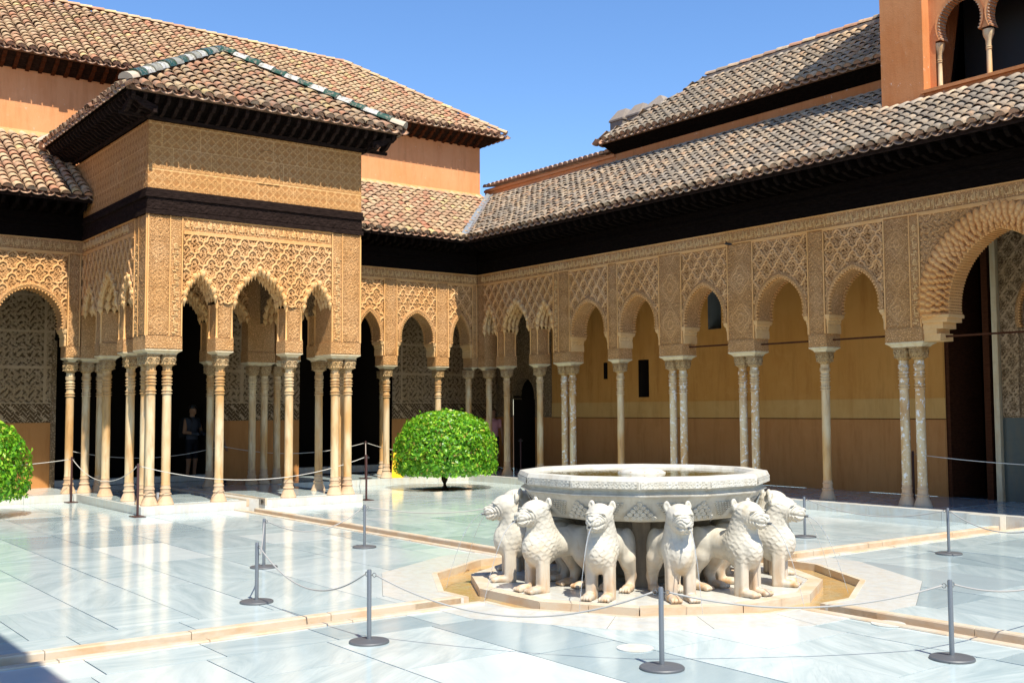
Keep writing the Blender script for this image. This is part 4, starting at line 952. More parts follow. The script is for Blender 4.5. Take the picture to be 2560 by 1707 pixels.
for (sx, sy) in ((-1, -1), (1, -1), (1, 1), (-1, 1)):
    c0 = Vector((sx*half, yb+sy*half, ZE+.05)); d_ = (apex-c0); L_ = d_.length; d_.normalize(); sd_ = Vector((d_.y, -d_.x, 0)).normalized(); N = sd_.cross(d_); N = N if N.z > 0 else -N
    n = int(L_/.30); mats = [M_WHITE, M_GREEN]
    for i in range(n):
        p0 = c0+d_*(i*L_/n-.04)+N*.03; U_ = d_.cross(N)
        Mx = Matrix(((U_.x, d_.x, N.x, p0.x), (U_.y, d_.y, N.y, p0.y), (U_.z, d_.z, N.z, p0.z), (0, 0, 0, 1)))
        mt = mats[i % 2] if (sx > 0) else (M_OLD if i % 3 == 0 else mats[i % 2])
        coping_tile(P, Mx, mt if i else M_MORTAR, .145+random.uniform(-.012, .012), L_/n+.05)
MB().lathe([(.20, ZE+RISE-.10), (.19, ZE+RISE+.02), (.12, ZE+RISE+.12), (.05, ZE+RISE+.17)], 10, 0, yb).obj('roof_cap', M_MORTAR, P, True)
# ---------------------------------------------------------------- tall tiled house behind the end gallery
FR_H = TRS((16.4, 0, 0), -math.pi/2)
H1 = empty('tiled_house', (16.4, 0, 5.4), -math.pi/2)
tag(H1, 'orange limewashed house with a wide tiled hip roof rising behind the pavilion', 'house')
FR_H = TRS((16.4, 0, 5.4), -math.pi/2); Z0 = 5.4
MB().box(-7, 9.48, .0, 6.0, 0, 9.62-Z0).obj('wall', M_ORANGE, H1)
m = MB(); m.frust([(-7, 9.50, -.05, 1, 7.72-Z0), (-7, 9.52, -.16, 1, 7.80-Z0), (-7, 9.50, -.02, 1, 8.02-Z0)]); m.obj('wall_flashing', M_ORANGE, H1)
OH = .53; ZH = 9.66-Z0; RUNH = 3.45; RH = 2.38
MB().add([(-7, .03, 9.36-Z0), (9.50, .03, 9.36-Z0), (9.98, -OH+.05, ZH-.03), (-7, -OH+.05, ZH-.03), (-7, .03, 9.5-Z0), (9.5, .03, 9.5-Z0), (9.98+.0, -OH+.05, ZH+.01), (-7, -OH+.05, ZH+.01)], [(0,3,2,1), (4,5,6,7), (0,1,5,4), (1,2,6,5), (2,3,7,6), (3,0,4,7)]).obj('soffit', M_WOOD2, H1)
MB().add([(9.48, -.02, 9.36-Z0), (9.48, 6, 9.36-Z0), (9.98, 6, ZH-.03), (9.98, -OH+.05, ZH-.03)], [(0, 1, 2, 3)]).obj('soffit', M_WOOD2, H1)
rafters(H1, -7, 9.4, .0, -OH+.08, 9.44-Z0, ZH-.02, .27, M_DOOR, .04, .10)
rh = Roof(H1, FR_H, M_TILE, seed=13)
UE = 10.03; Lh = math.hypot(RUNH, RH); ch = RUNH/Lh
rh.slope((0, -OH, ZH+.03), 0, RUNH, RH, -7, UE, clip=lambda u, q: u < UE-.08-q*ch, poly=[(-7, 0), (UE, 0), (UE-RUNH, Lh), (-7, Lh)])
rh.slope((UE, -OH, ZH+.03), R(90), RUNH, RH, 0, 2*RUNH, clip=lambda u, q: q*ch+.08 < u < 2*RUNH-q*ch, poly=[(0, 0), (2*RUNH, 0), (RUNH, Lh)])
rh.finish()
def tile_line(parent, p0, p1, mats, r=.10, step=.30):
    p0, p1 = Vector(p0), Vector(p1); d = p1-p0; L = d.length; d.normalize(); U = Vector((d.y, -d.x, 0)).normalized(); N = U.cross(d)
    if N.z < 0: U = -U; N = U.cross(d)
    n = max(1, int(L/step))
    for i in range(n):
        p = p0+d*(i*L/n); coping_tile(parent, Matrix(((U.x, d.x, N.x, p.x), (U.y, d.y, N.y, p.y), (U.z, d.z, N.z, p.z), (0, 0, 0, 1))), random.choice(mats), r, L/n+.04)
tile_line(H1, (UE, -OH-.02, ZH+.09), (UE-RUNH, -OH+RUNH, ZH+RH+.09), [M_TILE])
tile_line(H1, (UE-RUNH, -OH+RUNH, ZH+RH+.07), (-7, -OH+RUNH, ZH+RH+.07), [M_TILE])
# ---------------------------------------------------------------- upper storey over the long arcade
Z1 = 5.4; FR_U = TRS((0, -9.95, Z1), math.pi)
H2 = empty('upper_storey', (0, -9.95, Z1), math.pi)
tag(H2, 'orange upper storey with grey tiled roof above the long arcade, reaching to the corner tower', 'house')
MB().box(-11.14, -2.0, 0, 3, 0, 8.50-Z1).obj('wall', M_ORANGE_OLD, H2)
MB().box(-16.8, -11.145, .0, .45, 0, 8.28-Z1).box(-16.8, -11.145, -.05, .45, 8.18-Z1, 8.24-Z1).obj('parapet_wall', M_ORANGE, H2)
nt = 27
for i in range(nt):                            # row of short tiles across the parapet
    x = -16.75+5.5*(i+.5)/nt; Mx = Matrix(((1, 0, 0, x), (0, .97, -.2, -.12), (0, .2, .97, 8.30-Z1), (0, 0, 0, 1))); coping_tile(H2, Mx, M_EAVE, .098, .62)
for x in (-14.8, -13.2, -10.3, -6.6): MB().lathe([(.035, 0), (.045, .01), (.05, .03), (.03, .03), (.028, .005)], 10).obj('drain_pipe', M_BLACK, H2).matrix_basis = Matrix.Translation((x, -.0, 8.02-Z1)) @ Matrix.Rotation(R(90), 4, 'X')
OU = .36; ZU2 = 8.53-Z1; RU = 1.98; RR = 1.5; UL = -11.44
MB().add([(UL+.06, -OU+.05, ZU2-.02), (-2.0, -OU+.05, ZU2-.02), (-2.0, .02, ZU2-.30), (-11.16, .02, ZU2-.30), (UL+.06, -OU+.05, ZU2+.02), (-2, -OU+.05, ZU2+.02), (-2, .02, ZU2+.1), (-11.16, .02, ZU2+.1)], [(0,3,2,1), (4,5,6,7), (0,1,5,4), (1,2,6,5), (2,3,7,6), (3,0,4,7)]).obj('soffit', M_WOOD, H2)
ru = Roof(H2, FR_U, M_TILE_G, seed=17)
Lu = math.hypot(RU, RR); cu_ = RU/Lu
ru.slope((0, -OU, ZU2+.03), 0, RU, RR, UL, -2.0, clip=lambda u, q: u > UL+.05+q*cu_, poly=[(UL, 0), (-2, 0), (-2, Lu), (UL+RU, Lu)])
ru.slope((UL, -OU+2*RU, ZU2+.03), R(-90), RU, RR, 0, 2*RU, clip=lambda u, q: q*cu_ < u < 2*RU-q*cu_, poly=[(0, 0), (2*RU, 0), (RU, Lu)])
MB().add([(UL+.06, -OU+.05, ZU2-.02), (-11.12, .02, ZU2-.30), (-11.12, 3, ZU2-.30), (UL+.06, 2*RU-OU, ZU2-.02)], [(0, 1, 2, 3)]).obj('soffit', M_WOOD, H2)
ru.finish()
tile_line(H2, (UL+RU, -OU+RU, ZU2+RR+.10), (-2, -OU+RU, ZU2+RR+.10), [M_EAVE, M_TILE, M_TILE_G], .12, .36)
MB().box(UL+RU-.1, -2, -OU+RU-.12, -OU+RU+.12, ZU2+RR-.2, ZU2+RR+.08).obj('ridge_bed', M_BRICK, H2)
# ---------------------------------------------------------------- tower room with twin horseshoe windows
H3 = empty('tower_room', (0, -8.86, 7.0), math.pi)
tag(H3, 'orange tower room with dark twin arched windows, top right above the arcade roof', 'tower')
Z3 = 7.0
MB().box(-2.72, -1.86, 0, 1.4, 0, 5.8).obj('corner_pier', M_ORANGE_OLD, H3); MB().box(1.86, 2.72, 0, 1.4, 0, 5.8).obj('corner_pier', M_ORANGE_OLD, H3)
MB().box(-2.72, 2.72, 1.4, 4, 0, 5.8).obj('rear_wall', M_ORANGE, H3)
MB().box(-1.86, 1.86, .02, .4, 0, .44).box(-1.9, 1.9, -.03, .02, .40, .46).obj('sill_wall', M_ORANGE_OLD, H3)
def horseshoe(w, z0, n=16):
    return [(w*1.0*math.cos(math.pi*(1.17-1.34*i/n)), z0+w*1.12*math.sin(math.pi*(1.17-1.34*i/n))+w*.55) for i in range(n+1)]
WX = [-1.265, -.335, .595, 1.525]; wy = .22; wcut = []
for x in WX:
    c = shift(horseshoe(.405, 8.36-Z3), x); zs_ = c[0][1]; wcut.append([(x-.466, .4), (x-.466, zs_)]+c+[(x+.466, zs_), (x+.466, .4)])
    V = []; F = []; mo = MB()
    for (ax, az) in c: V += [(ax, wy-.02, az), (ax, wy+.22, az), (x+(ax-x)*1.13, wy-.03, (az-1.4)*1.06+1.42)]
    for i in range(len(c)-1): F += [(3*i, 3*i+1, 3*i+4, 3*i+3), (3*i, 3*i+3, 3*i+5, 3*i+2)]
    mo.add(V, F).obj('window_arch', M_ORANGE, H3)
    t = MB()
    for (ax, az), (bx, bz) in zip(c[:-1], c[1:]):
        for f_ in (.25, .75): px, pz = ax+(bx-ax)*f_, az+(bz-az)*f_; t.box(px-.012, px+.012, wy-.03, wy+.2, pz-.014, pz+.014)
    tag(t.obj('brick_voussoirs', M_EAVE, H3), kind='stuff')
def wkeep(X, Z):
    k = np.ones(X.shape, bool)
    for p_ in wcut: k &= ~in_poly(X, Z, p_)
    return k
relief('window_wall', -1.86, 1.86, .44, 4.0, lambda X, Z: 0*X, M_ORANGE, H3, wy, .02, wkeep)
for x in (-1.73, -.80, .13, 1.06):
    m = MB(); m.lathe([(.055, .44), (.055, .5), (.045, .52), (.043, .98), (.055, .99), (.045, 1.0), (.055, 1.03), (.045, 1.04), (.05, 1.07), (.05, 1.14), (.085, 1.22), (.095, 1.27), (.095, 1.33)], 14, x, wy+.1); m.obj('window_column', M_COL, H3, 'auto')
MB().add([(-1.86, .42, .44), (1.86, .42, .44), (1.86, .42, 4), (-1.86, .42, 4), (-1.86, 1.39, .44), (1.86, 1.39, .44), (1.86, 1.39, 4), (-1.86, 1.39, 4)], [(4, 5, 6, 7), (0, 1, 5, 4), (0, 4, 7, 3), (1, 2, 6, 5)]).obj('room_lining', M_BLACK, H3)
MB().box(-2.9, 2.9, -.25, 4.2, 5.8, 5.92).obj('roof_slab', M_WOOD, H3)
# ---------------------------------------------------------------- battlements seen over the upper roof
for k, (xa, xb, zt, top) in enumerate(((13.80, 14.33, 10.5, .40), (13.06, 13.62, 10.50, .38), (12.1, 12.90, 10.55, .06))):
    o = empty('merlon', ((xa+xb)/2, -13.0, 0)); w = (xb-xa)/2
    tag(o, ('lowest grey stone merlon beside the roof corner', 'grey stone merlon in the middle of the three battlements', 'pointed grey merlon nearest the tiled upper roof')[k], 'battlement', 'grey stone battlements above the upper roof')
    MB().box(-w, w, -.3, .3, 0, zt-.32).obj('shaft', M_BRICK, o); MB().frust([(-w-.03, w+.03, -.33, .33, zt-.32), (-w-.03, w+.03, -.33, .33, zt-.27), (-w*top*1.6, w*top*1.6, -.08, .08, zt+.05)]).obj('cap', M_BRICK, o)
# ---------------------------------------------------------------- roof of the gallery the photographer stands under (its edge shades the near corner)
H4 = empty('gallery_roof', (0, 7.85, 5.6)); tag(H4, 'tiled eave of the near gallery whose edge shades the lower left corner of the court', 'roof')
MB().add([(-14, -.60, .49), (16, -.60, .49), (16, 2.5, 2.4), (-14, 2.5, 2.4), (-14, -.60, .60), (16, -.60, .60), (16, 2.5, 2.52), (-14, 2.5, 2.52)], [(0,3,2,1), (4,5,6,7), (0,1,5,4), (1,2,6,5), (2,3,7,6), (3,0,4,7)]).obj('roof_slope', M_EAVE, H4)
MB().box(-14, 16, -.05, .3, -.26, .5).obj('timber_frieze', M_WOOD, H4)
# ---------------------------------------------------------------- marble court
FX, FY = -.25, .25                             # centre of the fountain and of the water channels
FL = empty('courtyard_floor', (FX, FY, 0)); tag(FL, kind='structure')
def dodec(r, ph=15): return [(FX+r*math.cos(R(ph+30*k)), FY+r*math.sin(R(ph+30*k))) for k in range(12)]
def clip_half(poly, n, d, keep_out):           # keep the part where n.p > d (or < d)
    out = []
    for i in range(len(poly)):
        a, b = poly[i], poly[(i+1) % len(poly)]; fa = n[0]*a[0]+n[1]*a[1]-d; fb = n[0]*b[0]+n[1]*b[1]-d
        if not keep_out: fa, fb = -fa, -fb
        if fa >= 0: out.append(a)
        if (fa > 0) != (fb > 0) and abs(fa-fb) > 1e-9: t = fa/(fa-fb); out.append((a[0]+(b[0]-a[0])*t, a[1]+(b[1]-a[1])*t))
    return out
def area(p): return abs(sum(p[i][0]*p[(i+1) % len(p)][1]-p[(i+1) % len(p)][0]*p[i][1] for i in range(len(p))))/2 if len(p) > 2 else 0
def minus_dodec(poly, r):
    res = []; cur = poly
    for k in range(12):
        n = (math.cos(R(30*k)), math.sin(R(30*k))); d = n[0]*FX+n[1]*FY+r*math.cos(R(15))
        o = clip_half(cur, n, d, True)
        if area(o) > 1e-4: res.append(o)
        cur = clip_half(cur, n, d, False)
        if area(cur) < 1e-4: break
    return res
def minus_rect(poly, x0, x1, y0, y1):
    res = []; cur = poly
    for n, d in (((1, 0), x1), ((-1, 0), -x0), ((0, 1), y1), ((0, -1), -y0)):
        o = clip_half(cur, n, d, True)
        if area(o) > 1e-4: res.append(o)
        cur = clip_half(cur, n, d, False)
        if area(cur) < 1e-4: break
    return res
RING_O = 2.90
KEEP_OFF = [(10.22, 18, -2.22, 2.22), (14.2, 18, -9, 9), (11.55, 12.85, -6.05, -4.75), (11.45, 12.75, 4.35, 5.65)]   # pavilion, gallery, tree pits
def slab(x0, x1, y0, y1, mat=None, name='marble_slab', top=0., g=.005, parent=None):
    polys = [[(x0+g, y0+g), (x1-g, y0+g), (x1-g, y1-g), (x0+g, y1-g)]]
    polys = [q for p in polys for q in minus_dodec(p, RING_O+.003)]
    for r_ in KEEP_OFF: polys = [q for p in polys for q in minus_rect(p, *r_)]
    polys = [p for p in polys if area(p) > 2e-3]
    if not polys: return
    m = MB(); cx_, cy_ = (x0+x1)/2, (y0+y1)/2
    for p in polys: m.prism([(x-cx_, y-cy_) for x, y in p], -.15-top, 0)
    o = m.obj(name, mat or M_FLOOR, parent or FL, loc=(cx_-FX, cy_-FY, top)); return o
CW = .15                                       # half width of the channels
rs = random.Random(4)
def course(xa, xb, ya, yb, lo, hi):            # one row of slabs along X
    x = xa
    while x < xb-.02:
        L = rs.uniform(lo, hi)
        if xb-(x+L) < .45: L = xb-x
        if not (x+L < -5.5 and ya < 0): slab(x, min(x+L, xb), ya, yb, top=rs.uniform(-.0012, .0012))
        x += L
YT, YBm = 7.83, -7.53
for (xa, xb) in ((FX+CW+.10, 14.24), (-7.0, FX-CW-.10)):
    near = xa < 0 and xb < 1
    for sgn in (1, -1):
        y = FY+sgn*(CW+.10); end = YT if sgn > 0 else YBm; first = True
        # border row along the cross channel
        bw = .47
        if xa > -1: bx0, bx1, cx0, cx1 = xa, xa+bw, xa+bw, xb
        else: bx0, bx1, cx0, cx1 = xb-bw*1.2, xb, xa, xb-bw*1.2
        yy = y
        while abs(end-yy) > .02:
            L = rs.uniform(.85, 1.0)
            if abs(end-yy)-L < .4: L = abs(end-yy)
            slab(bx0, bx1, *sorted((yy, yy+sgn*L)), top=rs.uniform(-.001, .001)); yy += sgn*L
        k = 0
        while abs(end-y) > .02:
            wd = .5 if k == 0 else rs.choice((.82, .98, 1.12, .7))
            if abs(end-y)-wd < .4: wd = abs(end-y)
            course(cx0, cx1, *sorted((y, y+sgn*wd)), *((.9, 1.5) if k == 0 else (.8, 2.1))); y += sgn*wd; k += 1
# channels: stained kerbs, silted bed, a film of water
def channel(x0, x1, y0, y1, along):
    L0, L1 = (x0, x1) if along == 'x' else (y0, y1); c = (y0+y1)/2 if along == 'x' else (x0+x1)/2; q = L0; rs2 = random.Random(int(abs(L0*10)))
    while q < L1-.02:
        L = rs2.uniform(1.1, 1.9)
        if L1-(q+L) < .5: L = L1-q
        for s_ in (-1, 1):
            a, b = sorted((c+s_*CW, c+s_*(CW+.097))); zt = .012+rs2.uniform(-.002, .003)
            m = MB()
            if along == 'x': m.frust([(q+.003, q+L-.003, a, b, -.15), (q+.003, q+L-.003, a, b, zt-.012), (q+.006, q+L-.006, a+.006, b-.006, zt)])
            else: m.frust([(a, b, q+.003, q+L-.003, -.15), (a, b, q+.003, q+L-.003, zt-.012), (a+.006, b-.006, q+.006, q+L-.006, zt)])
            o = m.obj('kerb_stone', M_KERB, FL); o.location = (-FX, -FY, 0)
        q += L
    for nm, z, mt, w in (('channel_bed', -.105, M_BED, CW), ('channel_water', -.0785, M_WATER, CW-.002)):
        p = [(L0, c-w), (L1, c-w), (L1, c+w), (L0, c+w)] if along == 'x' else [(c-w, L0), (c+w, L0), (c+w, L1), (c-w, L1)]
        MB().add([(x-FX, y-FY, z) for x, y in p], [(0, 1, 2, 3)]).obj(nm, mt, FL)
channel(FX+2.28, 10.24, FY-CW, FY+CW, 'x'); channel(-7, FX-2.28, FY-CW, FY+CW, 'x')
channel(FX-CW, FX+CW, FY+2.28, YT, 'y'); channel(FX-CW, FX+CW, YBm, FY-2.28, 'y')
# ring of stones round the trough
n = 20
for k in range(n):
    a0, a1 = 360*k/n+4, 360*(k+1)/n+4-.12
    def pt(a, r):
        f = ((a-15) % 30)-15; rr = r*math.cos(R(15))/math.cos(R(f)); return (rr*math.cos(R(a)), rr*math.sin(R(a)))
    angs = sorted({a0, a1, *[15+30*j for j in range(-2, 15) if a0 < 15+30*j < a1]})
    poly = [pt(a, RING_O) for a in angs]+[pt(a, 2.33) for a in angs[::-1]]
    if any(abs(((a0+a1)/2-c+180) % 360-180) < 7 for c in (0, 90, 180, 270)):
        m = MB(); c = [x for x in (0, 90, 180, 270) if abs(((a0+a1)/2-x+180) % 360-180) < 7][0]
        pl = [(x+FX, y+FY) for x, y in poly]
        parts = minus_rect(pl, *((FX-9, FX+9, FY-CW, FY+CW) if c in (0, 180) else (FX-CW, FX+CW, FY-9, FY+9)))
        for p in parts: m.prism([(x-FX, y-FY) for x, y in p][::1], -.15, .002)
        m.obj('ring_stone', M_RING, FL)
    else: MB().prism(poly, -.15, .002).obj('ring_stone', M_RING, FL)
D0 = [(x-FX, y-FY) for x, y in dodec(2.45)]; MB().add([(x, y, -.11) for x, y in D0], [tuple(range(12))]).obj('trough_bed', M_BED, FL)
MB().add([(x, y, -.078) for x, y in [(x-FX, y-FY) for x, y in dodec(2.335)]], [tuple(range(12))]).obj('trough_water', M_WATER, FL)
KR = MB(); n = 12
for k in range(12):
    a0, a1 = 15+30*k, 45+30*k; A_, B_, C_, D_ = [(r*math.cos(R(a)), r*math.sin(R(a))) for r, a in ((2.33, a0), (2.33, a1), (2.27, a1), (2.27, a0))]
    pl = [[(x+FX, y+FY) for x, y in (A_, B_, C_, D_)]]
    if (30*(k+1)) % 90 == 0: pl = minus_rect(pl[0], *((FX-9, FX+9, FY-CW, FY+CW) if (30*(k+1)) % 180 == 0 else (FX-CW, FX+CW, FY-9, FY+9)))
    m = MB()
    for p in pl: m.prism([(x-FX, y-FY) for x, y in p], -.15, .0045)
    m.obj('kerb_stone', M_KERB, FL)
# flush round covers and tree pits
for x, y in ((-2.75, 2.75), (-3.4, -.15+.6)): MB().lathe([(.14, 0), (.14, .006), (.0, .0065)], 24).obj('floor_light_cover', M_STEP, FL, loc=(x-FX, y-FY, .001))
for (a, b, c, d) in KEEP_OFF[2:]:
    MB().add([(a-FX, c-FY, -.03), (b-FX, c-FY, -.03), (b-FX, d-FY, -.03), (a-FX, d-FY, -.03)], [(0, 1, 2, 3)]).obj('tree_pit', M_SOIL, FL)
# ---------------------------------------------------------------- smooth solids from distance fields
def surface_nets(f, org, h):
    nx, ny, nz = f.shape; s = f < 0
    acc = np.zeros((nx-1, ny-1, nz-1, 3), np.float32); cnt = np.zeros((nx-1, ny-1, nz-1), np.float32)
    def blk(a, d): return a[d[0]:nx-1+d[0], d[1]:ny-1+d[1], d[2]:nz-1+d[2]]
    cor = [(i, j, k) for i in (0, 1) for j in (0, 1) for k in (0, 1)]
    for a in cor:
        for ax in range(3):
            if a[ax]: continue
            b = list(a); b[ax] = 1; b = tuple(b); fa, fb = blk(f, a), blk(f, b); cr = (fa < 0) != (fb < 0)
            t = np.where(cr, fa/np.where(cr, fa-fb, 1), 0)
            for c in range(3): acc[..., c] += np.where(cr, a[c]+(t if c == ax else 0), 0)
            cnt += cr
    act = cnt > 0; idx = np.full(act.shape, -1, np.int64); idx[act] = np.arange(act.sum())
    ii = np.stack(np.nonzero(act), 1); V = (ii+acc[act]/cnt[act][:, None])*h+org
    Q = []
    for ax in range(3):
        sl0 = [slice(1, n-1) for n in (nx, ny, nz)]; sl1 = list(sl0); sl0[ax] = slice(0, (nx, ny, nz)[ax]-1); sl1[ax] = slice(1, (nx, ny, nz)[ax])
        s0, s1 = s[tuple(sl0)], s[tuple(sl1)]; e = np.stack(np.nonzero(s0 != s1), 1)
        if not len(e): continue
        base = e.copy(); o = [a for a in range(3) if a != ax]
        for a in o: base[:, a] += 1
        def cell(d0, d1):
            c = base.copy(); c[:, o[0]] -= d0; c[:, o[1]] -= d1; return idx[c[:, 0], c[:, 1], c[:, 2]]
        q = np.stack([cell(1, 1), cell(0, 1), cell(0, 0), cell(1, 0)], 1); ins = s0[e[:, 0], e[:, 1], e[:, 2]]
        flip = ins if ax != 1 else ~ins
        q = np.where(flip[:, None], q, q[:, ::-1]); Q.append(q)
    return V, np.concatenate(Q)
class SDF:
    def __init__(s, lo, hi, h):
        s.h = h; s.lo = np.array(lo, float); n = np.ceil((np.array(hi)-s.lo)/h).astype(int)+1
        s.X, s.Y, s.Z = np.meshgrid(*[s.lo[i]+h*np.arange(n[i]) for i in range(3)], indexing='ij'); s.X = s.X.astype(np.float32); s.Y = s.Y.astype(np.float32); s.Z = s.Z.astype(np.float32)
        s.d = np.full(s.X.shape, 9., np.float32)
    def put(s, d, k=.03):
        if k <= 0: s.d = np.minimum(s.d, d)
        else:
            t = np.clip(.5+.5*(s.d-d)/k, 0, 1); s.d = s.d*(1-t)+d*t-k*t*(1-t)
        return s
    def cut(s, d, k=.01):
        t = np.clip(.5-.5*(s.d+d)/k, 0, 1); s.d = s.d*(1-t)+(-d)*t+k*t*(1-t); return s
    def ell(s, c, r):
        x, y, z = (s.X-c[0])/r[0], (s.Y-c[1])/r[1], (s.Z-c[2])/r[2]; k0 = np.sqrt(x*x+y*y+z*z); k1 = np.sqrt((x/r[0])**2+(y/r[1])**2+(z/r[2])**2)
        return k0*(k0-1)/np.maximum(k1, 1e-6)
    def cone(s, a, b, ra, rb, sy=1.):
        a = np.array(a, float); b = np.array(b, float); d = b-a; L = d@d
        px, py, pz = s.X-a[0], (s.Y-a[1])*sy, s.Z-a[2]; t = np.clip((px*d[0]+py*d[1]+pz*d[2])/L, 0, 1)
        return np.sqrt((px-t*d[0])**2+(py-t*d[1])**2+(pz-t*d[2])**2)-(ra+(rb-ra)*t)
    def box(s, c, b, r):
        q = [np.abs(g-c[i])-(b[i]-r) for i, g in enumerate((s.X, s.Y, s.Z))]
        return np.sqrt(sum(np.maximum(t, 0)**2 for t in q))+np.minimum(np.maximum(np.maximum(q[0], q[1]), q[2]), 0)-r
    def mesh(s, name, mat): V, F = surface_nets(s.d, s.lo, s.h); return np_mesh(name, V, F, mat, True)
def lion_mesh(var):
    g = SDF((-.62, -.30, -.03), (.62, .30, 1.02), .0092); X, Y, Z = g.X, g.Y, g.Z
    g.put(g.cone((-.32, 0, .470), (.12, 0, .455), .146, .155, 1.12), 0); g.put(g.ell((.20, 0, .43), (.20, .156, .205)), .045)
    g.put(g.cone((.15, 0, .50), (.225, 0, .77), .163, .128), .05); g.put(g.ell((.262, 0, .788), (.150, .130, .118)), .03)
    mz = .742 if var == 0 else .732
    g.put(g.cone((.315, 0, mz+.014), (.420, 0, mz-.014), .108, .082), .035); g.put(g.ell((.478, 0, mz+.026), (.026, .044, .022)), .015)
    for s in (-1, 1):
        g.put(g.box((.235, s*.095, .21), (.064, .055, .23), .03), .035)
        g.put(g.ell((.325, s*.095, .028), (.105, .062, .040)), .02)
        g.put(g.ell((-.315, s*.105, .415), (.175, .085, .205)), .045); g.put(g.cone((-.27, s*.125, .33), (-.375, s*.125, .14), .088, .058), .04)
        g.put(g.cone((-.375, s*.125, .14), (-.345, s*.125, .04), .057, .05), .03); g.put(g.ell((-.27, s*.125, .030), (.125, .062, .04)), .02)
        for y in (-.045, -.015, .015, .045):
            g.put(g.ell((.408, s*.095+y, .021), (.036, .0165, .024)), .006); g.put(g.ell((-.165, s*.125+y, .021), (.036, .0165, .024)), .006)
        e = g.ell((.168, s*.112, .876), (.030, .036, .054)); g.put(e, .022); g.cut(g.ell((.198, s*.120, .882), (.020, .024, .038)), .008)
        g.put(g.ell((.378, s*.075, .820), (.030, .028, .013)), .012)
    T = [(-.47, .02, .50), (-.50, .09, .42), (-.43, .165, .34), (-.30, .19, .33), (-.19, .19, .40)]
    for a, b in zip(T[:-1], T[1:]): g.put(g.cone(a, b, .024, .024), .012)
    g.put(g.ell((-.16, .182, .405), (.10, .035, .05)), .015)
    # mane of overlapping scales
    phi = np.arctan2(Y, X-.02)*.19; dz, da = (.042, .044) if var == 0 else (.056, .032)
    zz = Z+.25*(X-.2)+.006*np.sin(phi*70+Z*9); rr = np.floor(zz/dz); v = zz/dz-rr; f = (phi/da+.5*(rr % 2)) % 1-.5; ve = (2*f)**2*.55; sc = np.where(v > ve, 1-(v-ve), .55*(ve-v))
    if var: sc = sc*.7+.3*np.abs(np.sin(f*12))
    w = sstep(-.03, .05, X)*sstep(.26, .34, Z+.22*np.abs(Y)*0)*(1-sstep(.30, .34, X)*sstep(.58, .64, Z))*(1-sstep(.86, .90, Z))
    worn = .6+.4*sstep(-.3, .5, np.sin(X*23+var)*np.sin(Y*19+2)*np.sin(Z*17+var*2)); g.d = g.d-(.0100*sc-.004)*w*worn
    # wrinkles, mouth
    rm = np.sqrt((X-.455)**2+(np.abs(Y)-.045)**2+((Z-(mz-.02))*1.25)**2); ww = sstep(.29, .33, X)*sstep(.03, .05, rm)*(1-sstep(.15, .18, rm)); g.d = g.d+.0075*np.sin(rm*2*np.pi/.031)*ww
    g.d = g.d+.014*np.exp(-((Z-(mz-.034-.18*(X-.47)))/.009)**2)*sstep(.35, .375, X)*(np.abs(Y) < .13)
    return g.mesh('lion', M_LION)
LION = [lion_mesh(0), lion_mesh(1)]
# ---------------------------------------------------------------- fountain
FO = empty('fountain', (FX, FY, 0)); tag(FO, 'great white marble fountain bowl on a dark pedestal, ringed by stone lions', 'fountain')
def d12(r, z, ph=15): return [(r*math.cos(R(ph+30*k)), r*math.sin(R(ph+30*k)), z) for k in range(12)]
MB().loft([d12(1.80, -.15), d12(1.80, -.002)]).obj('plinth', M_RING, FO)
for k in range(12):                            # edge stones of the plinth
    a0, a1 = 15+30*k+.15, 45+30*k-.15
    for (p0, p1) in (((a0, (a0+a1)/2-.1), ((a0+a1)/2+.1, a1)) if k % 3 == 0 else ((a0, a1),)):
        def q(a, r): f = ((a-15) % 30)-15; rr = r*math.cos(R(15))/math.cos(R(f)); return (rr*math.cos(R(a)), rr*math.sin(R(a)))
        MB().prism([q(p0, 1.89), q(p1, 1.89), q(p1, 1.74), q(p0, 1.74)], -.15, .004).obj('edge_stone', M_KERB, FO)
MB().lathe([(.42, 0), (.42, .04), (.36, .06), (.34, .3), (.36, .62), (.55, .69), (.7, .70)], 12, ph=R(15)).obj('pedestal', M_PED, FO, 'auto')
for k in range(4): MB().box(-.09, .09, .5, .72, .0, .695).obj('support_post', M_PED, FO).rotation_euler = (0, 0, R(45+90*k))
bowl = MB().loft([d12(.3, .69), d12(.98, .690), d12(1.10, .700), d12(1.135, .725), d12(1.187, .80), d12(1.240, .88), d12(1.285, .95), d12(1.325, .958), d12(1.33, .972), d12(1.30, .985), d12(1.285, 1.005), d12(1.31, 1.022), d12(1.352, 1.034), d12(1.355, 1.108), d12(1.335, 1.148), d12(1.315, 1.152), d12(1.20, 1.150), d12(1.175, 1.12), d12(1.10, .98), d12(.4, .92)]).obj('bowl', M_BOWL, FO)
MB().add(d12(1.185, 1.118), [tuple(range(12))]).obj('basin_water', M_BWATER, FO)
MB().lathe([(.26, 1.08), (.26, 1.13), (.20, 1.16), (.10, 1.175), (.02, 1.178)], 24).obj('spout_dome', M_BOWL, FO, True)
m = MB()
for k in range(10): m.lathe([(.010, 1.125), (.010, 1.14), (.002, 1.141)], 6, .245*math.cos(k*.628), .245*math.sin(k*.628))
m.obj('spout_holes', M_BASE, FO)
ap = 1.3545*math.cos(R(15))
band = relief('carved_band', -.335, .335, 1.040, 1.102, lambda X, Z: ara(X, Z, .030)*.009, M_BOWL, bowl, -ap-.0005, .0065); bm_ = band.data
band.rotation_euler = (0, 0, R(90))
for k in range(1, 12): inst('carved_band', bm_, bowl, (0, 0, 0), (0, 0, R(90+30*k)))
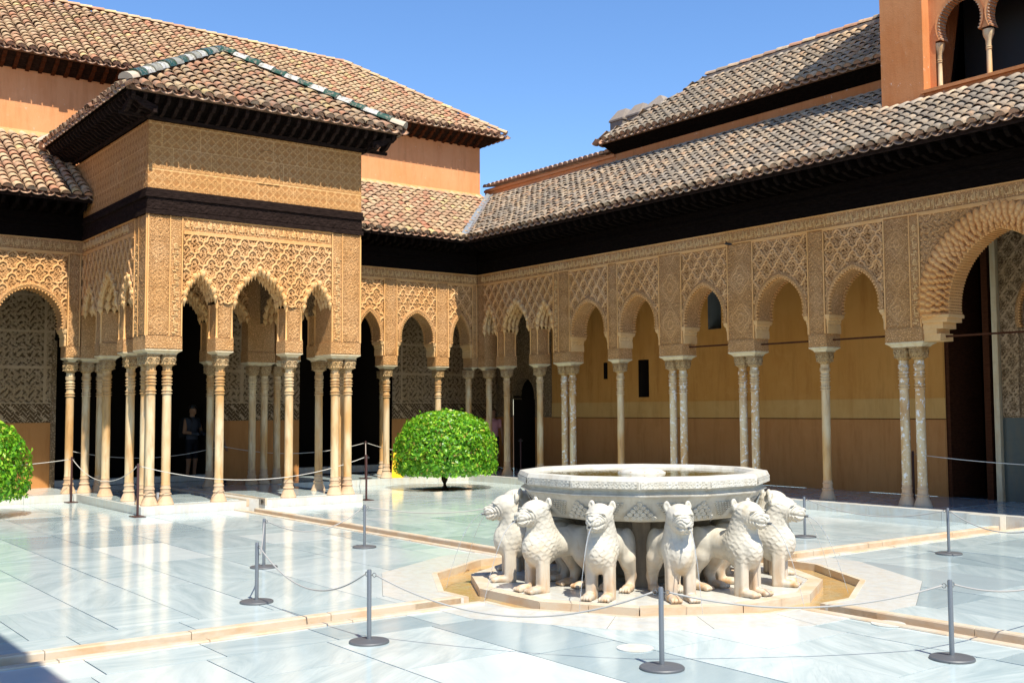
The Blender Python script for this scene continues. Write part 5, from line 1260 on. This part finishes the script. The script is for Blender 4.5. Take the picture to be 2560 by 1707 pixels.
def motif(kind):
    m = MB()
    def disc(x, z, r, y=0):
        n = 8; m.loft([[(x+r*a*math.cos(2*math.pi*j/n), y-b, z+r*a*math.sin(2*math.pi*j/n)) for j in range(n)] for a, b in ((1, 0), (.85, .010), (.45, .006), (.25, .011))])
    if kind == 'palm':
        for row, (z, cnt) in enumerate(((.02, 5), (.058, 4), (.096, 3), (.134, 2), (.172, 1))):
            for i in range(cnt): disc((i-(cnt-1)/2)*.055, z, .026)
    else:
        for row in range(7):
            cnt = 8-row
            for i in range(cnt): x = (i-(cnt-1)/2)*.034; z = .17-row*.024; m.frust([(x-.012, x+.012, -.009, .004, z-.008), (x-.012, x+.012, -.009, .004, z+.008)])
    m.v = [(x*1.2, y*1.0, z*1.1) for x, y, z in m.v]; return m.mesh('carved_motif', M_BOWL)
MO = {'palm': motif('palm'), 'grid': motif('grid')}
for k in range(12):
    th = 30*k; tl = math.atan2(.15*(math.cos(R(15)) if True else 1), .225)
    for kind, dth, rad in (('grid', 0, 1.137*math.cos(R(15))), ('palm', 15, 1.137)):
        e_ = inst('carved_motif', MO[kind], bowl); a = R(th+dth); ou = Vector((math.cos(a), math.sin(a), 0)); rg_ = Vector((-ou.y, ou.x, 0)); up = (Vector((0, 0, 1))*math.cos(tl)+ou*math.sin(tl)).normalized(); inn = rg_.cross(up)*1.0
        yv = up.cross(rg_); p = ou*(rad+.004)+Vector((0, 0, .728))
        e_.matrix_basis = Matrix(((rg_.x, yv.x, up.x, p.x), (rg_.y, yv.y, up.y, p.y), (rg_.z, yv.z, up.z, p.z), (0, 0, 0, 1)))
# ---------------------------------------------------------------- twelve lions; in the photo's order from the left, then those behind the bowl
LB = {300-360: 'white marble lion at far left of the fountain, turned left, spouting a thin jet', 270-360: 'white marble lion with scaled mane and tail over its thigh, second from left',
      240-360: 'white marble lion facing the viewer, left of the two front lions', 210-360: 'white marble lion facing the viewer, right of the two front lions, behind the rope post',
      180-360: 'white marble lion turned right, second from right with shaggy mane', 150-360: 'white marble lion in profile at the far right of the fountain'}
BK = {330: 'white marble lion whose head rises just behind the leftmost lion', 120: 'white marble lion half hidden behind the rightmost lion', 0: 'white marble lion behind the pedestal, on the pavilion side', 30: 'white marble lion behind the pedestal, towards the corner of the court', 60: 'white marble lion behind the pedestal, towards the tree', 90: 'white marble lion behind the pedestal, on the long arcade side'}
noz = MB(); noz.lathe([(.013, -.02), (.013, .035), (.009, .036), (.009, .0)], 10)
NOZ = noz.mesh('spout_pipe', M_STEEL_D, 'auto')
for k in range(12):
    ph = 30*k                                  # angle in the photograph's sense (clockwise from above)
    a = R(-ph); o = bpy.data.objects.new('lion', LION[(k % 3 == 1)*1]); r_ = 1.225
    o.location = (FX+r_*math.cos(a), FY+r_*math.sin(a), .002); o.rotation_euler = (0, 0, a); link(o)
    o.scale = (1, -.94 if ph in (270, 240) else .94, 1)
    lab = LB.get(ph-360) or BK[ph]
    tag(o, lab, 'lion statue', 'stone lions round the fountain')
    inst('spout_pipe', NOZ, o, (.495, .012, .706), (0, R(90), 0))
    j = MB(); P_ = []; rr2 = []
    for i in range(13):
        t = i/12*.40; x = .525+.95*t; z = .705-.35*t*.6-.5*9.81*t*t*.86
        if z < -.06: break
        P_.append((x, .012, z)); rr2.append(.0042 if i < 7 else .0028)
    jo = j.tube(P_, rr2, 6).obj('water_jet', M_JET); jo.location = o.location; jo.rotation_euler = o.rotation_euler
    tag(jo, 'thin arc of water spouted by the '+{300: 'far left lion', 270: 'second lion from left', 240: 'left front lion', 210: 'right front lion', 180: 'second lion from right', 150: 'far right lion', 330: 'lion behind the leftmost one', 120: 'lion behind the rightmost one'}.get(ph, 'lion '+{0: 'on the pavilion side', 30: 'on the court corner side', 60: 'on the tree side', 90: 'on the long arcade side'}.get(ph, '')+' behind the bowl'), 'water', 'water jets of the lions')
# ---------------------------------------------------------------- clipped trees
def tree(x, y, rx, h0, h1, label, seed, n=13000):
    t = empty('clipped_tree', (x, y, 0)); tag(t, label, 'tree', 'clipped round trees in the court')
    m = MB(); m.tube([(0, 0, -.03), (.01, 0, .2), (-.01, .01, .5), (0, 0, .75)], [.095, .075, .068, .08], 12)
    for a in range(7): c, s_ = math.cos(a*.9), math.sin(a*.9); m.tube([(0, 0, .55), (c*.25, s_*.25, .85), (c*.6, s_*.6, 1.0+.1*(a % 3))], [.045, .03, .012], 6)
    m.obj('trunk', M_BARK, t, True)
    g = np.random.default_rng(seed); V = []; F = []
    u = g.random(n)*2*np.pi; ct = g.random(n)**.72*1.0; rad = 1-np.abs(g.normal(0, .10, n)); deep = g.random(n) < .28; rad = np.where(deep, rad*g.uniform(.6, .95, n), rad)
    lump = 1+.035*np.sin(3*u+1)+.03*np.sin(7*u+5*ct)+.025*np.sin(11*u-9*ct)
    zc = h0+.12+(h1-h0-.12)*ct**1.0; rr = np.sqrt(np.clip(1-ct**3.6, 0, 1))*rx*rad*lump
    skirt = g.random(n) < .26; zc = np.where(skirt, h0+g.random(n)*.30, zc); rr = np.where(skirt, rx*(.93+.05*(zc-h0)/.3)*np.sqrt(g.random(n)*.55+.45)*lump, rr)
    zc = np.where(~skirt & (g.random(n) < .5), h0+.1+(h1-h0-.1)*np.clip(ct*rad, 0, 1), zc)
    P = np.stack([rr*np.cos(u), rr*np.sin(u), zc], 1)
    cl = np.sin(P[:, 0]*7+seed)*np.sin(P[:, 1]*6.1+1)*np.sin(P[:, 2]*8.3)+.6*np.sin(P[:, 0]*15+P[:, 2]*11)*np.sin(P[:, 1]*14-P[:, 2]*9)
    P = P*np.where(cl < -.5, .93, 1+.025*np.clip(cl, 0, 1))[:, None]**np.array([1, 1, .4]); stray = g.random(n) < .012; P[stray] += (P[stray]-np.array([0, 0, h0+.4]))*g.uniform(.03, .09, (stray.sum(), 1))
    nrm = P-np.array([0, 0, h0+.3]); nrm /= np.linalg.norm(nrm, axis=1)[:, None]; nrm += g.normal(0, .55, nrm.shape); nrm /= np.linalg.norm(nrm, axis=1)[:, None]
    tip = g.normal(0, 1, (n, 3))+np.array([0, 0, -.15])+np.stack([np.cos(u), np.sin(u), 0*u], 1)*.6; tip -= (tip*nrm).sum(1)[:, None]*nrm; tip /= np.linalg.norm(tip, axis=1)[:, None]; sd_ = np.cross(nrm, tip)
    L = g.uniform(.06, .115, n)[:, None]; W = L*.25
    pts = [P-tip*L*.5, P-tip*L*.1+sd_*W+nrm*.008, P+tip*L*.5-nrm*.012, P-tip*L*.1-sd_*W+nrm*.008]
    V = np.stack(pts, 1).reshape(-1, 3); F = np.arange(n*4).reshape(-1, 4)
    tag(npobj('crown', V, F, M_LEAF, t), kind='stuff')
tree(12.18, -5.44, 1.21, .33, 1.80, 'dome shaped clipped orange tree standing in its square pit behind the fountain', 5)
tree(12.05, 4.86, 1.20, .30, 1.80, 'clipped orange tree cut off by the left edge of the picture', 8)
# ---------------------------------------------------------------- rope posts
def post_mesh(h, r, br, bt):
    m = MB(); m.lathe([(br, .0), (br, bt*.55), (br*.96, bt), (r*1.8, bt*1.25), (r*1.2, bt*2), (r, bt*2.1), (r, h-.012), (r*.8, h)], 24); return m.mesh('post', M_STEEL, 'auto')
PM_ = MB().lathe([(.018, .02), (.018, .555), (.014, .565)], 16).mesh('shaft', M_STEEL, 'auto')
PB_ = MB().lathe([(.158, .001), (.158, .012), (.152, .018), (.03, .026), (.02, .03)], 32).mesh('base_disc', M_STEEL_D, 'auto')
def hookm(r=.016):
    m = MB(); n = 12; m.tube([(.03+r+r*math.cos(2*math.pi*i/n), 0, r*math.sin(2*math.pi*i/n)) for i in range(n+1)], .003, 6); m.tube([(.01, 0, 0), (.032, 0, 0)], .004, 6); return m.mesh('hook', M_STEEL_D, True)
HK_ = hookm()
POSTS = {}
def post(key, x, y, label, dirs=()):
    o = empty('rope_post', (x, y, 0)); tag(o, label, 'rope post', 'grey steel rope posts round the fountain'); inst('shaft', PM_, o); inst('base_disc', PB_, o)
    for a in dirs: inst('hook', HK_, o, (0, 0, .525), (0, 0, a))
    POSTS[key] = Vector((x, y, .525)); return o
PP = {'A': (.93, 4.18), 'A2': (3.03, 3.16), 'B': (-1.30, 4.23), 'C': (3.90, 1.34), 'D': (-3.335, 3.05), 'E': (-4.43, 1.21), 'F': (-1.316, -3.95), 'G': (.93, -4.04), 'J': (-4.3, -1.5), 'K': (-3.0, -3.2), 'H': (3.9, -1.6)}
PL = {'A': 'grey rope post left of the pair in front of the pavilion reflections, the nearer one', 'A2': 'grey rope post just behind another one, left of centre', 'B': 'grey rope post at lower centre, between the left posts and the lions', 'C': 'grey rope post beside the channel that leads to the pavilion',
      'D': 'grey rope post in front of the two front lions', 'E': 'grey rope post nearest the right edge of the picture, largest at lower right', 'F': 'grey rope post standing right of the fountain near the step', 'G': 'grey rope post hidden behind the rightmost lion, only its base disc showing', 'J': 'grey rope post just outside the right edge, on the near side', 'K': 'grey rope post just outside the right edge, on the arcade side', 'H': 'grey rope post hidden behind the fountain bowl'}
ROPES = [('A', 'B', .25, 'between the two left posts of the near side'), ('A2', 'C', .20, 'running from the rear left post to the channel'), ('A', 'A2', .20, 'joining the two left posts one behind the other'), ('B', 'D', .24, 'crossing in front of the left lions'), ('D', 'E', .13, 'crossing in front of the right lions'), ('E', 'J', .16, 'leaving the picture at lower right'), ('C', 'H', .15, 'behind the leftmost lion'), ('G', 'F', .14, 'from behind the rightmost lion to the right post'), ('F', 'K', .15, 'leaving the picture at right'), ]
for k, (x, y) in PP.items():
    dirs = []
    for a, b, *_ in ROPES:
        if k in (a, b): q = PP[b if a == k else a]; dirs.append(math.atan2(q[1]-y, q[0]-x))
    post(k, x, y, PL[k], dirs)
def rope(p, q, sag, mat, label, group, r=.0065, off=.06, cat='rope'):
    d = (q-p); d.z = 0; d.normalize(); p = p+d*off; q = q-d*off; n = 26; c = (p+q)/2
    o = MB().tube([tuple(p+(q-p)*(i/n)-Vector((0, 0, 4*sag*(i/n)*(1-i/n)))-c) for i in range(n+1)], r, 8).obj('barrier_rope', mat, None, True, loc=c)
    tag(o, label, cat, group); return o
for a, b, s_, t in ROPES: rope(POSTS[a], POSTS[b], s_, M_ROPE, 'grey braided rope '+t, 'grey ropes round the fountain')
# brown iron posts along the galleries
IB = MB().box(-.15, .15, -.10, .10, .001, .014).mesh('base_plate', M_IRON); IS = MB().lathe([(.021, .014), (.021, .905), (.016, .915)], 14).mesh('shaft', M_IRON, 'auto')
def iron(x, y, z, label, mat=None):
    o = empty('iron_post', (x, y, z)); tag(o, label, 'rope post', 'brown iron posts along the galleries'); inst('shaft', IS, o); inst('base_plate', IB, o); inst('hook', HK_, o, (0, 0, .86), (0, 0, .6)); inst('hook', HK_, o, (0, 0, .86), (0, 0, 3.7)); return Vector((x, y, z+.86))
i1 = iron(14.0, 2.36, 0, 'brown iron post in the angle left of the pavilion'); i2 = iron(10.12, 2.30, 0, 'brown iron post at the near corner of the pavilion step')
i3 = iron(10.55, -2.45, 0, 'brown iron post at the right corner of the pavilion, on the court floor'); i4 = iron(14.6, -4.72, ZS, 'brown iron post on the gallery floor behind the one at the pavilion corner')
i5 = iron(14.9, -1.15, ZS, 'dark post inside the pavilion, between its rear columns'); i6 = iron(13.4, -8.6, ZS, 'dark post inside the long arcade near the corner'); i7 = iron(1.9, -8.25, ZS, 'black post between the twin columns of the wide arch'); i8 = Vector((14.3, 5.9, .9)); i9 = Vector((-2.5, -8.9, .95))
for p, q, s_, t in ((i1, i2, .34, 'hanging along the left side of the pavilion step'), (i2, i3, .33, 'sagging across the front of the pavilion'), (i1, i8, .12, 'running left behind the clipped tree'), (i3, i4, .22, 'from the pavilion corner back to the gallery'), (i4, Vector((14.9, -8.0, 1.0)), .25, 'running right behind the clipped tree'), (i5, i4, .2, 'inside the pavilion towards the gallery post'), (i5, Vector((15, 2.2, 1.0)), .2, 'inside the pavilion across the rear arches'), (i7, i9, .10, 'crossing the wide arch at the right edge')):
    rope(p, q, s_, M_ROPEW, 'pale rope '+t, 'pale ropes along the galleries', .0065)
# spotlight, wet floor sign, bird
o = empty('spotlight', (10.55, 1.80, ZS)); tag(o, 'small silver spotlight at the foot of the pavilion corner columns', 'lamp')
MB().lathe([(.03, 0), (.03, .02), (.012, .03), (.012, .05)], 12).obj('foot', M_BLACK, o, 'auto'); MB().lathe([(.03, .05), (.038, .06), (.038, .17), (.032, .19), (.032, .22)], 14).obj('housing', M_LAMP, o, 'auto')
o = empty('floor_sign', (14.45, -5.55, ZS)); tag(o, 'yellow folding floor sign mostly hidden behind the left side of the round tree', 'sign')
for s_ in (-1, 1): MB().add([(-.14, s_*.15, 0), (.14, s_*.15, 0), (.10, s_*.02, .62), (-.10, s_*.02, .62), (-.14, s_*.165, 0), (.14, s_*.165, 0), (.10, s_*.035, .62), (-.10, s_*.035, .62)], [(0,1,2,3), (7,6,5,4), (0,4,5,1), (1,5,6,2), (2,6,7,3), (3,7,4,0)]).obj('panel', M_YEL, o)
o.rotation_euler = (0, 0, .9)
bm2 = MB(); bm2.lathe([(.004, -.09), (.018, -.06), (.024, -.01), (.02, .04), (.008, .07)], 8); b_ = bm2.obj('body', M_BLACK)
o = empty('swift', (5.35, -7.55, 5.02)); tag(o, 'small dark bird flying past the stucco pier of the long arcade', 'bird'); b_.parent = o; b_.rotation_euler = (0, R(80), R(20))
for s_ in (-1, 1): MB().add([(.03, 0, 0), (-.01, 0, .006), (-.10, s_*.17, .035), (-.02, s_*.09, .02)], [(0, 1, 2, 3)]).obj('wing', M_BLACK, o)
# ---------------------------------------------------------------- visitors in the shade
def person_mesh(h=.0115, pack=False, arms='down', long_hair=False):
    g = SDF((-.42, -.30, -.01), (.42, .34, 1.80), h)
    for s in (-1, 1):
        g.put(g.cone((s*.095, 0, .86), (s*.105, .01, .48), .085, .058), .03); g.put(g.cone((s*.105, .01, .48), (s*.11, -.02, .09), .056, .038), .02)
        g.put(g.ell((s*.115, .055, .04), (.045, .125, .042)), .02)
        if arms == 'down': el, ha = (s*.26, .0, 1.10), (s*.27, .08, .84)
        else: el, ha = (s*.27, .03, 1.12), (s*.13, .24, 1.08)
        g.put(g.cone((s*.19, 0, 1.40), el, .052, .042), .03); g.put(g.cone(el, ha, .040, .028), .02)
        d = (Vector(ha)-Vector(el)).normalized(); hb = Vector(ha)+d*.05; g.put(g.ell(tuple(hb), (.030, .035, .045)), .015)
        for q in (-1.5, -.5, .5, 1.5): p0 = hb+d*.03+Vector((0, q*.016, 0)); p1 = p0+d*(.065-.008*abs(q))+Vector((-s*.012, .012, 0)); g.put(g.cone(tuple(p0), tuple(p1), .0095, .008), .004)
        g.put(g.cone(tuple(hb), tuple(hb+d*.035+Vector((-s*.01, .04, 0))), .011, .009), .008)
    g.put(g.ell((0, 0, .93), (.165, .115, .13)), .05); g.put(g.ell((0, 0, 1.12), (.155, .105, .22)), .06); g.put(g.ell((0, 0, 1.31), (.20, .115, .15)), .06)
    g.put(g.cone((0, -.005, 1.42), (0, .01, 1.54), .062, .055), .03); g.put(g.ell((0, .02, 1.63), (.075, .092, .112)), .02)
    g.put(g.ell((0, .112, 1.615), (.013, .018, .022)), .012); g.put(g.ell((0, .085, 1.555), (.04, .03, .03)), .02)
    for s in (-1, 1): g.put(g.ell((s*.076, .01, 1.625), (.012, .02, .03)), .006); g.cut(g.ell((s*.03, .112, 1.64), (.016, .012, .009)), .006)
    return g
def person(x, y, z, rz, scale, label, shirt, legs, skin=(.30, .16, .09), hair=(.01, .008, .006), cap=False, arms='down', pack=False, long_hair=False, shorts=True):
    g = person_mesh(arms=arms); V, F = surface_nets(g.d, g.lo, g.h); me = np_mesh('person', V, F, None, True)
    def pm(nm, c): return NT(nm, .8, .2).col(c).m
    for nm, c in (('skin', skin), ('shirt', shirt), ('trousers', legs), ('shoes', (.02, .02, .025)), ('hair', hair)): me.materials.append(pm(nm, c))
    C = V[F].mean(1); mi = np.zeros(len(F), np.int32)
    mi[(C[:, 2] > .93) & (C[:, 2] < 1.47) & (np.abs(C[:, 0]) < .215+.02)] = 1
    arm = (np.abs(C[:, 0]) > .2) & (C[:, 2] < 1.22); mi[arm] = 0
    mi[(C[:, 2] <= .95) & (C[:, 2] > (.50 if shorts else .10)) & (np.abs(C[:, 0]) < .215)] = 2; mi[C[:, 2] < .085] = 3
    mi[(C[:, 2] > 1.70) | ((C[:, 2] > 1.60) & (C[:, 1] < .0)) | ((C[:, 2] > 1.42) & (C[:, 1] < -.035) & long_hair)] = 4
    me.polygons.foreach_set('material_index', mi); o = bpy.data.objects.new('person', me); o.location = (x, y, z); o.rotation_euler = (0, 0, rz); o.scale = (scale,)*3; link(o); tag(o, label, 'person')
    if cap: MB().lathe([(.088, 1.665), (.090, 1.70), (.07, 1.745), (.02, 1.765)], 14, 0, .015).box(-.06, .06, .08, .19, 1.665, 1.678).obj('cap', M_BLACK, o, 'auto')
    if pack:
        MB().frust([(-.14, .14, -.26, -.11, .98), (-.16, .16, -.28, -.11, 1.1), (-.15, .15, -.25, -.11, 1.40), (-.10, .10, -.2, -.11, 1.46)]).obj('backpack', M_BLACK, o)
        for s in (-1, 1): MB().tube([(s*.10, -.11, 1.44), (s*.105, .02, 1.475), (s*.11, .115, 1.36), (s*.13, .09, 1.15), (s*.15, -.08, 1.02)], .016, 6).obj('strap', M_BLACK, o)
    return o
person(17.0, -1.25, ZS, R(115), 1.04, 'man in dark cap and shirt with backpack, standing in the shade inside the pavilion', (.05, .055, .07), (.012, .012, .016), cap=True, arms='up', pack=True)
person(15.2, -1.18, ZS, R(140), 1.04, 'dark haired man in grey t-shirt, half hidden by a front column of the pavilion', (.16, .16, .17), (.02, .02, .025), arms='down')
person(15.5, -9.25, ZS, R(60), .97, 'person in a pink sleeveless top in the shade right of the round tree', (.55, .26, .27), (.02, .02, .03), arms='down', long_hair=True)
person(15.9, -8.2, ZS, R(80), .98, 'dark haired person in the shade, only the head above the round tree', (.03, .03, .035), (.02, .02, .02))
